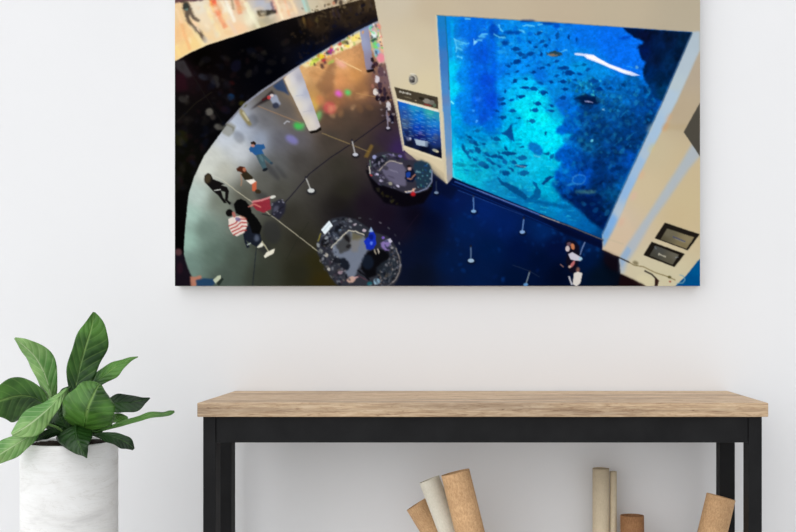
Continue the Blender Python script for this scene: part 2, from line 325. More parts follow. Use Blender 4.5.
# walker on the upper floor
poly([(182.5, 0), (188, 2), (191, 7), (193, 13), (197, 19), (200, 20), (199, 22), (194, 20), (190, 14.5), (189, 18), (192, 23), (199, 29), (203, 34), (207, 41), (205, 43), (200, 36), (193, 28), (187, 22), (184.5, 15), (183, 8)], (74, 62, 54), .85, .7)
ell(186, 7, 2.8, 4, (50, 54, 50), -20, .9); ell(186.5, 9.5, 1.8, 1.2, (110, 130, 120), 0, .8); poly([(192, 21), (195, 20.5), (199, 28), (200, 33), (196, 28)], (240, 206, 170), .8, .5)
ell(205, 39, 4, 2, (176, 156, 140), 60, .5, 1)
for x, y, rx, ry, c in [(336, 1, 1.6, 3, (40, 30, 30)), (341, 3, 2, 3, (60, 50, 44)), (338, -3, 4, 3, (60, 50, 50)), (345, 0, 1.6, 3, (220, 210, 190)), (334, 3, 1.4, 2, (190, 120, 90)), (352, -1, 2, 2, (110, 90, 70)), (322, -2, 4, 1.4, (130, 120, 100))]:
    ell(x, y, rx, ry, c, 0, .8, .6)
# --- the dark curved gallery edge
dark = [(PX0-5, 64), (189, 53.5), (207.6, 45), (239.5, 34.8), (260, 28), (283, 20.7), (300, 16), (324, 9.5), (349, 3), (360, 0), (368, -4), (373.5, -6), (378.5, 20.7), (356, 32), (328, 48), (300, 65), (283, 77), (264, 90), (245, 105), (226, 126), (204, 156), (194.5, 176), (189, 193), (187.5, 205), (185.5, 225), (184.4, 240), (184, 252), (185, 262), (190, 276), (196, 292), (PX0-5, 292)]
DKF = [(200, 60, (4, 3, 2)), (250, 50, (3, 3, 5)), (300, 35, (10, 8, 8)), (320, 25, (40, 30, 20)), (345, 15, (44, 34, 24)), (368, 5, (62, 48, 32)), (370, 20, (24, 18, 18)), (340, 38, (6, 8, 22)), (310, 52, (4, 8, 24)), (185, 75, (26, 14, 18)), (180, 110, (12, 10, 10)), (180, 160, (10, 10, 6)), (210, 130, (6, 6, 8)), (178, 200, (6, 6, 6)), (180, 240, (4, 4, 4)), (178, 270, (12, 8, 14)), (270, 70, (2, 3, 8))]
fpoly(dark, DKF, b=.35, s=5)
for k in range(26):
    x = rs.uniform(298, 374); yt = 16-(x-300)*.27+rs.uniform(1, 5)
    line([(x, yt), (x+rs.uniform(1, 3), yt+rs.uniform(5, 12))], rs.uniform(.8, 2), [(96, 74, 42), (70, 56, 44), (44, 36, 60), (84, 70, 56), (20, 14, 12)][k % 5], .5, .7)
ell(304, 20, 1.6, 4, (110, 84, 40), -15, .6, .8); ell(310, 24, 4, 5, (50, 32, 18), -15, .6, 1.5); ell(317, 20, 1.6, 3, (104, 90, 44), -15, .5, .8)
speck([(300, 8), (374, -8), (376, 8), (350, 12), (325, 22)], 60, [(90, 74, 52), (20, 16, 14), (120, 104, 76), (60, 50, 40)], .5, 1.3, .55, .4, 21)
poly([(175, 61), (184, 60), (193, 76), (187, 78), (176, 68)], (58, 56, 58), .7, 1.0)
poly([(175, 74), (185, 74), (188, 90), (176, 92)], (46, 14, 24), .5, 2.5)
for x, y, rx, ry, c, a in [(209.5, 112, 4, 4, (104, 100, 92), .8), (213, 117, 3, 3, (60, 54, 50), .7), (218.5, 127, 4.5, 3, (92, 90, 84), .8), (203, 77, 5, 3, (44, 48, 58), .6), (215, 80, 4, 5, (54, 52, 50), .6), (218, 85, 2, 3, (60, 58, 60), .5), (183, 99.5, 5, 3, (56, 54, 52), .7), (187, 97, 2, 2, (80, 76, 72), .5), (231, 97, 3.5, 3.5, (20, 54, 96), .8),
                           (243, 104, 4, 3, (66, 62, 18), .7), (232, 83, 3, 2, (50, 14, 14), .6), (226, 110, 5, 4, (18, 16, 30), .6), (236, 66, 5, 6, (16, 16, 34), .6), (181, 138, 7, 8, (34, 34, 12), .6), (178, 180, 4, 20, (22, 22, 14), .5)]:
    ell(x, y, rx, ry, c, 20, a, 1.0)
line([(176, 123), (196, 103), (212, 92)], .7, (44, 40, 28), .6); line([(193, 76), (205, 95), (222, 122)], .6, (30, 28, 24), .6)
# pale rim lines of the gallery
line([(175.5, 60.8), (189, 52.9), (207.6, 44.4), (239.5, 34.2), (270, 24.5)], .7, (226, 210, 170), .6)
line([(226, 125), (245, 104), (256, 95.5), (264, 89.5), (283, 77), (300, 65.6)], 2.0, (150, 152, 166), .85, .4)
line([(300, 65), (328, 48.5), (356, 32.5), (378, 21.5)], 1.6, (92, 124, 176), .6, .6)
line([(296, 64), (328, 45), (356, 29.5), (378, 18)], 1.4, (8, 20, 54), .6, .8)
# person at the lower left corner
poly([(175, 248), (180, 250), (184, 256), (188, 268), (192, 277), (193, 290), (175, 290)], (22, 16, 24), 1, .6); ell(178.5, 252, 3.6, 3.6, (84, 54, 56), 0, .9, .7); ell(180, 268, 3, 6, (46, 22, 32), 0, .6, 1)
poly([(190, 276), (195, 277), (201, 275), (202, 278), (196, 286), (191, 288)], (176, 116, 94), .95, .6)
poly([(196, 280), (204, 278), (214, 279), (216, 282), (212, 286.5), (197, 287)], (30, 60, 92), .95, .6)
poly([(213, 280), (218, 275.5), (221, 275), (221, 278), (216, 284)], (190, 196, 170), .95, .5); poly([(216, 283), (222, 277.5), (224, 279), (219, 286)], (26, 34, 30), .8, .5)
# --- people on the lower floor
def shadow(x, y, rx, ry, ang, a=.45): ell(x, y, rx, ry, (40, 40, 44), ang, a, 2.0)
shadow(272, 171, 12, 3, 50); shadow(281, 172, 9, 2.4, 50, .35); shadow(262, 196, 8, 4, 30); shadow(272, 232, 9, 12, -20, .5); shadow(264, 247, 10, 5, 50, .5)
shadow(233, 205, 6, 2, 40, .3); shadow(239, 137, 5, 7, -30, .25); shadow(252, 121, 6, 7, 30, .3)
# long-haired person in black
poly([(204.5, 176), (208, 173), (211, 174.5), (213, 179), (218, 181), (225, 184), (221, 185), (227, 187), (229, 191), (228, 200), (231.5, 203), (230, 205), (225, 200), (225.5, 192), (221, 190.5), (223, 197), (227, 203), (224, 203), (218, 195), (213, 191), (209, 186.5), (205, 182)], (18, 16, 16), 1, .4)
ell(208, 178.5, 3.2, 5, (66, 56, 40), 10, .9, .7); line([(214, 190.5), (221, 189.4)], 1.0, (220, 222, 214), .9)
# person in white shorts
poly([(236.5, 168.5), (240, 166), (245, 167), (247, 171), (244, 174), (240, 171.5), (237.5, 171)], (70, 36, 24), 1, .4); ell(244.5, 169.5, 1.8, 2, (190, 120, 90), 0, .8)
poly([(241, 174), (247, 171.5), (253, 177), (252, 180), (245, 180)], (44, 38, 26), 1, .5); line([(241, 174), (242, 181), (241, 186)], 1.3, (170, 120, 90), .6)
poly([(246, 180), (254, 179), (257, 182.5), (251, 184.5)], (228, 220, 208), 1, .4); poly([(252, 184), (257, 181), (256.5, 188), (257, 191.5), (252.5, 191)], (190, 92, 62), .95, .4); ell(258, 191.5, 3, 2.2, (50, 40, 26), 20, .95)
# person in blue
poly([(249, 149), (251, 146), (257, 144.5), (264, 144), (265.5, 148), (262, 150), (264, 154), (262, 156), (255, 155), (252, 152), (250.5, 152)], (36, 84, 136), 1, .4)
poly([(250.5, 142.5), (254, 141), (256.2, 143), (255.6, 145), (252, 145)], (40, 28, 24), 1, .3); ell(253, 145.8, 2.0, 1.4, (188, 130, 110), 0, .9, .3)
poly([(256, 155), (263, 153.5), (272, 162), (270, 163.5), (264.5, 159), (267, 168), (263.5, 170), (259, 162)], (64, 88, 96), 1, .4); ell(265.3, 169.6, 3, 1.5, (24, 28, 34), -25, 1, .3); ell(271.5, 163, 1.6, 1.2, (40, 60, 76), 0, .9, .3); ell(261.5, 158, 1.5, 4, (96, 124, 128), -25, .5)
# blurred walkers by the rim
poly([(223, 126), (230, 122), (236, 126), (234, 133), (229, 137), (222, 133)], (126, 124, 110), .6, 1.4); line([(226, 124), (234, 128), (233, 131)], 1, (84, 78, 54), .6, .6)
poly([(240, 108), (243, 110), (249, 119), (252, 125), (249, 126), (243, 119), (239.5, 113)], (132, 116, 62), .75, .8); line([(243, 112), (249, 121)], 1.6, (226, 222, 200), .6, .6)
# group at the top
poly([(268, 96), (272, 94), (277, 95), (279, 100), (281, 104), (277, 108), (273, 104)], (150, 158, 178), .9, .6); ell(276, 105.5, 3.4, 3, (40, 44, 60), 0, .9, .6); ell(269, 97.5, 2, 2, (180, 60, 60), 0, .9, .5); ell(272, 95.5, 1.8, 1.6, (216, 196, 190), 0, .9); ell(264.5, 99, 3, 1.2, (70, 24, 26), -20, .8)
# striped shirt, black shirt
poly([(226, 228), (226, 233), (234, 236)], (120, 120, 110), .3, 1)
poly([(243, 232), (250, 222), (258, 226), (261, 236), (262, 242), (257, 247), (250, 243), (246, 240), (250, 247), (247, 248), (245, 243)], (24, 28, 38), 1, .5)
poly([(234, 204), (237, 200), (241, 198.8), (246, 201), (250, 206), (252, 213), (258, 219), (262, 227), (260, 234), (253, 233), (248, 222), (244, 217), (236, 213)], (10, 10, 10), 1, .5)
poly([(228.5, 219), (233, 216.5), (240, 216), (247, 219), (247.5, 226), (244, 233), (237, 236.5), (232.5, 234), (229, 228)], (220, 206, 196), 1, .4)
for q in range(4):
    line([(228.5+q*1.6, 226+q*3.0), (234+q*1.8, 224+q*2.6), (240+q*1.3, 219+q*3.6), (247.2, 219+q*3.6)], 1.35, (166, 60, 58), .9, .3)
ell(238, 219.5, 3, 2, (90, 80, 130), 30, .7); ell(229.5, 212.8, 3.6, 3.8, (16, 14, 14), 0, 1, .4); ell(234, 214.5, 1.8, 3, (170, 100, 90), -20, .9, .4); line([(240, 216), (246, 218)], 1.5, (190, 130, 110), .8)
ell(257, 238, 2.6, 3.4, (110, 120, 140), 0, .6, .7); line([(247, 245), (251, 243)], 1.2, (180, 190, 186), .8)
poly([(257, 247), (262, 242), (264, 245), (262, 247), (258, 248)], (214, 212, 196), 1, .4); line([(262, 241), (266, 247), (269, 252)], 1.3, (180, 176, 146), .9)
poly([(264, 256), (267, 252), (271, 250), (275, 248.5), (274, 253), (268, 256.5), (265, 258)], (222, 218, 200), 1, .4)
# pushchair
poly([(272, 203), (281, 199), (286, 204), (285, 212), (279, 220), (272, 215)], (34, 34, 48), .9, .8); poly([(253, 201), (262, 199), (270, 199), (271, 209), (264, 213), (257, 210), (253, 206)], (136, 42, 54), 1, .5)
line([(252, 202), (262, 200), (271, 197)], 2.0, (206, 130, 130), .9); line([(248, 207), (254, 204), (261, 207)], 1.4, (196, 120, 106), .9); ell(273, 197, 3, 1.6, (206, 206, 196), -15, 1, .4); ell(276, 209, 2.6, 4, (110, 112, 130), 20, .5, .7); line([(262, 214), (270, 216), (284, 206)], .8, (20, 20, 24), .8)
for q in range(9): ell(rs.uniform(272, 285), rs.uniform(199, 216), .9, .6, (140, 140, 160), 0, .7, .3)
ell(256, 190, 3, 1.4, (160, 70, 44), 0, .0)
# visitors along the wall
for x, y, rx, ry, c in [(372.5, 60, 1.6, 2.4, (30, 20, 22)), (376, 64, 2.4, 3, (60, 36, 44)), (373.5, 67, 2, 2, (40, 24, 28)), (377.5, 79, 2.6, 4, (214, 206, 214)), (374, 76, 1.6, 2.4, (120, 80, 70)), (380, 85, 2.4, 3, (60, 44, 56)), (376, 92, 2.8, 3.4, (222, 214, 206)), (373, 86, 1.6, 2.4, (150, 100, 84)), (380, 91, 2, 3, (34, 22, 36)), (378, 98, 2.4, 3, (20, 14, 24)), (383, 99, 2.8, 3, (26, 18, 30)), (388.5, 98, 1.6, 2.2, (20, 14, 20)),
                        (388.8, 106, 2.4, 5, (210, 206, 208)), (388, 117, 1.6, 5.4, (120, 110, 126)), (392, 118, 2, 5, (16, 14, 30)), (381, 71, 3, 5, (90, 66, 74)), (385, 92, 2, 5, (50, 36, 48)), (392.5, 122.5, 1.4, 1, (110, 110, 130))]:
    ell(x, y, rx, ry, c, -8, .92, .5)
speck([(302, 64), (330, 47), (364, 28), (362, 40), (330, 58), (312, 68)], 46, [(240, 220, 80), (250, 244, 220), (60, 50, 40), (190, 60, 60), (120, 160, 60), (236, 150, 60)], .5, 1.3, .7, .3, 61)
speck([(369, 25), (378, 22), (382, 40), (384, 60), (376, 56)], 36, [(240, 236, 230), (90, 200, 110), (230, 120, 120), (40, 50, 60), (120, 170, 220)], .5, 1.3, .7, .3, 62)
speck([(370, 60), (382, 62), (392, 92), (396, 124), (386, 124), (378, 100)], 60, [(30, 22, 30), (190, 184, 190), (120, 80, 70), (70, 50, 66), (24, 20, 40)], .5, 1.4, .55, .3, 63)
speck([(178, 66), (230, 50), (290, 40), (290, 70), (240, 104), (205, 150), (186, 190), (178, 190)], 120, [(22, 20, 26), (34, 30, 28), (14, 18, 34), (30, 16, 18), (44, 40, 34)], .8, 3.4, .5, .7, 64)
speck([(292, 34), (374, 0), (376, 18), (330, 42), (300, 60)], 90, [(40, 30, 22), (14, 16, 34), (56, 44, 30), (10, 8, 8)], .7, 1.8, .5, .5, 65)
speck([(300, 72), (366, 68), (372, 112), (320, 118)], 50, [(236, 186, 130), (170, 116, 66), (206, 150, 100)], 1.0, 3.4, .25, .8, 66)
speck([(176, 4), (240, -4), (300, -4), (296, 12), (240, 30), (190, 48), (178, 54)], 70, [(250, 240, 214), (226, 176, 120), (214, 200, 180), (240, 200, 140)], 1.0, 3.6, .3, .8, 67)
# --- stanchions
def post(xt, yt, xb, yb, c=(150, 152, 160), r=2.6, base=None):
    ell(xb+.4, yb+1.0, r+1.2, r*.7+.8, (8, 10, 20), 0, .55, .8)
    line([(xt, yt), (xb, yb)], 1.3, c, .95); ell(xb, yb, r, r*.62, base or (186, 188, 196), 0, 1, .4); ell(xt, yt, 1.1, 1.3, (26, 24, 34), 0, .8, .3)
post(352.2, 140, 355.6, 154.5, (170, 168, 168), 2.8); post(306, 177.5, 311.2, 190.5, (176, 176, 172), 3.6, (196, 198, 196)); post(387, 109, 388.3, 128, (130, 124, 140), 2.0, (170, 166, 180))
post(473.7, 196, 474.1, 211.2, (84, 122, 176), 2.6, (122, 164, 206)); post(524.2, 218, 522.7, 232, (96, 130, 180), 2.8, (126, 160, 206)); post(471.2, 246, 471.3, 260.5, (96, 120, 150), 3.2, (150, 178, 204)); post(530.3, 271, 526.2, 284.5, (116, 130, 140), 2.6, (90, 140, 190)); post(436.6, 180, 436.8, 192.6, (76, 90, 110), 2.2, (130, 150, 176))
line([(513, 265), (522, 268), (530, 271), (540, 277)], .6, (44, 56, 80), .7)
# --- poster wall items
line([(382.5, 38), (386, 62), (391.5, 90), (397, 114), (403.6, 151)], 1.2, (216, 206, 182), .7)
poly([(394.6, 87), (438, 97.2), (438.6, 109), (397.4, 98.2)], (66, 58, 46), 1, .35)
for q, (dx, h) in enumerate([(0, 1.2), (1.5, .8), (3.2, 1.5), (4.7, .8), (6.2, .8), (7.6, 1.4), (9.1, .8), (10.5, .8)]):
    ell(400.2+dx, 91.6+dx*.25, .7, h, (206, 202, 190), 20, .9, .25, 8)
for x, y, rx, ry, c in [(427, 101, 4, 2.4, (150, 144, 132)), (432, 102.5, 3, 2.4, (120, 118, 110)), (422, 98.6, 3, 1.4, (30, 26, 20)), (428, 105, 4, 1.0, (134, 50, 44)), (435, 105.5, 1.6, 2, (90, 110, 90)), (416, 100.5, 1, .6, (180, 160, 130)), (408, 97.5, 4, .5, (130, 120, 96)), (431, 98.8, 4, .8, (40, 34, 28))]:
    ell(x, y, rx, ry, c, 14, .8, .4)
poly([(396, 98.8), (438.6, 110.2), (438.8, 112.4), (398, 101.2)], (226, 220, 206), 1, .3)
fpoly([(398, 101), (439.6, 112.4), (442.3, 158.5), (405, 145.4)], [(402, 104, (20, 92, 190)), (415, 107, (30, 140, 190)), (430, 112, (50, 160, 160)), (438, 116, (40, 140, 170)), (404, 114, (40, 80, 150)), (420, 118, (10, 110, 206)), (435, 124, (24, 120, 200)), (404, 124, (70, 90, 120)), (418, 128, (10, 60, 170)), (434, 132, (24, 80, 180)), (407, 134, (20, 34, 80)), (420, 137, (20, 24, 90)), (436, 140, (30, 50, 110)), (410, 143, (16, 20, 40)), (425, 149, (8, 12, 30)), (440, 155, (8, 10, 26))], b=.35, s=2)
for q in range(15):
    y = 106+q*2.05
    for z in range(6):
        x0 = 403+z*6+rs.uniform(-1, 1); y0 = y+(x0-400)*.27
        line([(x0, y0), (x0+rs.uniform(2.5, 5.5), y0+1.1)], .75, [(120, 180, 226), (60, 130, 210), (150, 170, 200), (6, 40, 130)][(q+z) % 4], .5, .25)
poly([(414.6, 139), (428, 141.4), (427.6, 144), (426.4, 146.8), (416.8, 145)], (168, 184, 200), .95, .4); poly([(425.6, 141.5), (429, 142), (428, 147), (425.4, 147)], (100, 116, 140), .8, .4)
poly([(405.6, 137), (411, 137), (411.4, 140.4), (408, 141)], (110, 116, 150), .8, .6); ell(410.6, 138.6, 1, 1.2, (190, 196, 220), 0, .8, .3); ell(420.6, 133, 2, 1.8, (110, 110, 180), 0, .7, .6); ell(435.6, 150.5, 3.4, 1.4, (170, 170, 150), 18, .9, .4); ell(437.5, 151.8, 1.6, 1, (206, 196, 160), 0, .9, .3); ell(436, 137, 3, 3, (70, 90, 130), 0, .6, 1)
line([(398, 101.5), (405, 145.4)], .8, (20, 40, 90), .8)
line([(404.5, 147), (442.4, 160)], 1.6, (220, 208, 176), .7, .4)
ell(413.6, 79.4, 4.8, 5.4, (146, 140, 128), 0, 1, .5); ell(412.9, 79.4, 3.8, 4.4, (190, 184, 168), 0, .9, .4); ell(412.5, 79.6, 3, 3.6, (76, 72, 70), 0, .9, .4); ell(411.6, 78.4, 1.6, 1.3, (150, 146, 140), 30, .9, .4); ell(413.6, 81.6, 1.4, .8, (40, 38, 40), 30, .8, .3); ell(413, 74, 3, .9, (220, 214, 200), 10, .7, .4)
poly([(404.5, 152), (430, 162), (450, 178), (447, 184.5), (428, 172), (406, 158)], (150, 138, 116), .35, 1.5)
poly([(431, 168), (447, 184), (453, 177.6), (462, 181), (452, 200), (434, 190)], (6, 12, 36), .55, 2.0)
# --- information desks
poly([(366, 170), (374, 190), (385, 203), (405, 207), (424, 203), (433, 190), (433, 176)], (8, 6, 12), .97, 1.2)
poly([(369, 162), (373, 155), (380, 152), (392, 152), (402, 154), (404, 160), (415, 160), (428, 163), (433, 172), (433, 182), (428, 190), (418, 193), (405, 193), (392, 188), (378, 184), (370, 176)], (48, 46, 58), 1, .6)
poly([(382, 170), (389, 161), (402, 163), (408, 172), (406, 186), (396, 185), (386, 178)], (94, 90, 112), 1, 1.0)
poly([(374, 160), (380, 156), (386, 157), (387, 161), (380, 167), (375, 166)], (22, 24, 32), .95, .6)
line([(379, 171), (389, 160.8), (394, 161.2), (403, 164)], 1.1, (170, 160, 150), .95, .3); line([(369.4, 166), (370.6, 174)], 1.3, (214, 206, 196), .9, .4); line([(370, 160), (371, 167)], 1.0, (116, 150, 120), .7, .4)
for x, y, rx, ry, c in [(374.6, 157, 2, 2, (150, 156, 200)), (377.5, 174, 1.5, 1.3, (196, 190, 220)), (381, 180.5, 1.8, 1.3, (170, 166, 190)), (390.5, 183.5, 2.2, 1.6, (150, 146, 130)), (398, 186, 2.0, 1.2, (196, 190, 216)), (371.5, 175, 1.6, 1, (170, 60, 60)), (400.5, 156, 2, 1.4, (120, 110, 180)), (384, 156, 2, 1, (90, 110, 110)), (392, 155, 4, .8, (100, 92, 130)), (397, 158.5, 3, 1, (40, 30, 60)), (394, 171, 5, 1, (116, 112, 134)), (391, 177, 4, 1, (76, 72, 92)), (386, 168, 3, 2, (60, 58, 70))]:
    ell(x, y, rx, ry, c, 20, .9, .5)
poly([(414, 163), (422, 160), (430, 164), (433, 172), (431.5, 183), (424, 190), (417, 184), (414, 174)], (30, 52, 70), .95, .8)
for q in range(34): ell(rs.uniform(414, 431), rs.uniform(163, 188), rs.uniform(.6, 1.6), rs.uniform(.4, 1.0), [(20, 50, 70), (90, 150, 160), (130, 150, 160), (30, 70, 120), (60, 130, 120)][q % 5], rs.uniform(0, 180), .75, .35)
line([(432.4, 170), (432, 182), (427, 188.5), (418, 192), (406, 192.5)], 1.2, (130, 140, 170), .8, .4); line([(405, 192), (412, 191), (416, 188)], 1.3, (214, 196, 176), .9, .4)
poly([(405.4, 172), (409, 168), (413, 168.6), (415, 172), (416.5, 176), (414, 182), (408, 182), (405.5, 178)], (16, 20, 40), 1, .4); ell(408.5, 174.5, 2.6, 3, (24, 60, 150), 0, .95, .5); ell(409.6, 168.6, 1.7, 2.1, (196, 160, 150), 0, 1, .35); ell(409, 166.2, 2, 1.3, (26, 18, 20), 0, 1, .3); line([(407.5, 178), (411, 179), (415.5, 174)], 1.2, (190, 130, 104), .9, .3)
ell(413.4, 194, 2.6, 2.2, (180, 26, 34), 0, .95, .6); ell(413.8, 190, 1, 2, (220, 160, 140), 0, .8, .4)
speck([(376, 188), (392, 196), (398, 204), (380, 198)], 14, [(44, 40, 20), (36, 34, 30)], .8, 1.6, .7, .5, 9)
ring = [(317, 244), (319, 234), (324, 225), (332, 218.5), (343, 216.5), (356, 219), (366, 226), (374, 232), (388, 236), (396, 246), (401.5, 258), (402, 270), (398, 280), (392, 288), (340, 288), (331, 278), (322, 262), (317, 252)]
poly(ring, (44, 46, 54), 1, .6)
poly([(331, 248), (338, 240), (348, 231), (364, 236), (370, 246), (362, 262), (356, 274), (352, 282), (346, 274), (338, 264)], (108, 116, 132), 1, .8)
poly([(336, 245), (344, 236), (350, 232), (352, 240), (350, 250), (340, 254)], (58, 58, 58), .85, .9); poly([(352, 232), (364, 236), (358, 241), (352, 240)], (96, 88, 60), .8, .8)
poly([(350, 240), (361, 238), (358, 252), (352, 252)], (120, 116, 110), .6, 1.2)
for x, y, rx, ry, c in [(347, 238, 2, 5, (24, 22, 24)), (349, 246, 3, 2, (30, 28, 30)), (325, 243, 4.5, 4, (16, 16, 18)), (330, 231, 4, 6, (34, 38, 48)), (339, 228, 5, 3, (18, 20, 26)), (336, 236, 3, 4, (50, 58, 72)), (344, 264, 5, 7, (14, 18, 26)), (337, 260, 3, 4, (20, 22, 28)), (340, 272, 6, 4, (40, 38, 46)), (333, 268, 3, 4, (50, 52, 60))]:
    ell(x, y, rx, ry, c, -35, .9, .6)
poly([(321.4, 229.8), (329.4, 220.5), (333, 225.6), (325, 234.8)], (222, 232, 236), 1, .3); line([(323.6, 231), (330.6, 223)], .5, (150, 170, 180), .6)
line([(331, 248), (340, 238.5), (348.6, 230.6), (356, 231.4), (364.6, 234.8)], 1.1, (196, 190, 172), 1, .3); line([(312, 247), (320, 252.5)], .9, (170, 166, 140), .6)
line([(318, 242), (321, 233)], 1.2, (160, 146, 50), .8, .5)
for x, y, rx, ry, c in [(326.6, 237.6, 2, 1.6, (150, 156, 162)), (326.6, 255, 2, 2.2, (176, 170, 160)), (329, 269, 1.6, 2, (190, 186, 178)), (340.6, 272.5, 2.6, 2, (150, 130, 140)), (318.4, 245, 1.5, 2.6, (140, 144, 146)), (321, 251, 1.8, 2.6, (110, 112, 110)), (355, 224.4, 2.2, 1, (180, 170, 180)), (340.6, 230, 2, 1, (110, 130, 150)), (364.6, 230.4, 2, 1.6, (196, 180, 190)), (335, 221, 3, .8, (90, 100, 110)), (345, 219.5, 3, .7, (80, 84, 84)),
                        (351.5, 279.5, 4.5, 3, (196, 160, 144)), (356, 277.5, 3, 1, (190, 150, 150)), (377, 281.4, 3.8, 3, (150, 190, 214)), (370, 283.5, 3, 2, (30, 90, 100)), (384.6, 265.5, 1.5, 2, (160, 170, 170)), (393.6, 260, 1.8, 2, (170, 176, 180)), (394.6, 264, 1.2, 2, (150, 156, 170))]:
    ell(x, y, rx, ry, c, -20, .92, .4)
poly([(365, 256), (370, 251), (378, 249), (388, 250), (390, 256), (384, 266), (378, 275), (368, 278), (361, 268)], (10, 10, 14), 1, .6); ell(368, 262, 6, 7.5, (20, 28, 42), 0, .9, .8); line([(357.6, 270), (365, 275), (370, 280)], 1.6, (14, 14, 20), 1, .5); line([(358, 275), (368, 281)], .8, (130, 60, 80), .5)
poly([(364, 241), (368, 237), (371, 229), (372.5, 229), (376, 236), (376.5, 244), (373, 249), (367, 249.5)], (20, 44, 170), 1, .5); poly([(368.6, 232), (371.4, 226.6), (373.8, 232)], (150, 176, 210), .95, .3); ell(371.6, 243, 1.6, 2, (100, 130, 226), 0, .9, .5); ell(371.4, 236.6, 2.6, 2.6, (10, 24, 110), 0, .8, .5)
line([(374.5, 249), (376, 254)], 1.5, (170, 160, 140), .9); line([(378, 248.6), (379.4, 253.4)], 1.6, (196, 186, 170), .9)
poly([(381, 243), (388, 239), (391, 243), (390, 250), (385, 251), (382, 247)], (130, 110, 170), .95, .6); poly([(387, 240), (390.5, 238), (393, 241.6), (390.5, 243)], (200, 196, 216), .9, .3); ell(383.5, 237.6, 1.6, 1.4, (120, 90, 190), 0, .9, .4)
poly([(376, 268), (384, 261), (393, 258), (398, 262), (396, 274), (389, 284), (380, 278)], (32, 38, 46), .9, .8)
line([(396, 248), (399, 256), (400.6, 264), (399.6, 272), (395.6, 280), (388, 286)], 1.2, (140, 132, 128), .8, .4); line([(392, 262), (393, 270), (389, 280)], .8, (120, 120, 124), .6, .4)
speck([(320, 240), (330, 222), (345, 219), (352, 226), (335, 240), (326, 250)], 26, [(20, 22, 28), (90, 96, 110), (60, 66, 80)], .6, 1.5, .6, .4, 31)
speck([(325, 256), (338, 262), (352, 280), (342, 286), (334, 276)], 26, [(20, 22, 28), (90, 90, 100), (60, 60, 70), (70, 50, 60)], .6, 1.5, .6, .4, 33)
speck([(378, 268), (396, 262), (399, 270), (388, 286), (372, 286)], 30, [(16, 20, 28), (80, 90, 100), (50, 56, 64), (90, 80, 70)], .6, 1.4, .6, .4, 35)
speck([(386, 240), (396, 250), (400, 262), (392, 258), (384, 252)], 14, [(16, 20, 28), (80, 90, 110), (40, 50, 70)], .6, 1.4, .6, .4, 37)
speck([(366, 164), (376, 154), (402, 154), (404, 160), (390, 160), (380, 170), (392, 186), (412, 192), (400, 192), (378, 184)], 80, [(20, 20, 28), (96, 96, 116), (160, 156, 180), (40, 52, 60), (70, 60, 90)], .4, 1.1, .7, .25, 71)
speck([(318, 244), (322, 228), (336, 218), (356, 220), (368, 230), (350, 229), (334, 244), (345, 270), (352, 284), (336, 284), (322, 262)], 130, [(12, 14, 20), (90, 98, 112), (150, 154, 160), (40, 46, 60), (110, 104, 96), (60, 50, 60)], .4, 1.3, .7, .25, 72)
speck([(386, 238), (396, 248), (402, 262), (399, 276), (390, 286), (372, 286), (384, 266), (392, 254)], 80, [(12, 14, 20), (100, 108, 124), (160, 156, 160), (40, 46, 60), (110, 96, 90)], .4, 1.2, .7, .25, 73)
poly([(321.4, 229.8), (329.4, 220.5), (333, 225.6), (325, 234.8)], (222, 232, 236), 1, .3); line([(323.6, 231), (330.6, 223)], .5, (150, 170, 180), .6)
line([(331, 248), (340, 238.5), (348.6, 230.6), (356, 231.4), (364.6, 234.8)], 1.1, (196, 190, 172), .9, .3)
for q in range(24):
    an = q/24*6.283; ell(360+41*math.cos(an), 252+34*math.sin(an), 1.6, .8, [(96, 100, 104), (60, 62, 70), (130, 130, 136)][q % 3], math.degrees(an)+90, .55, .5)
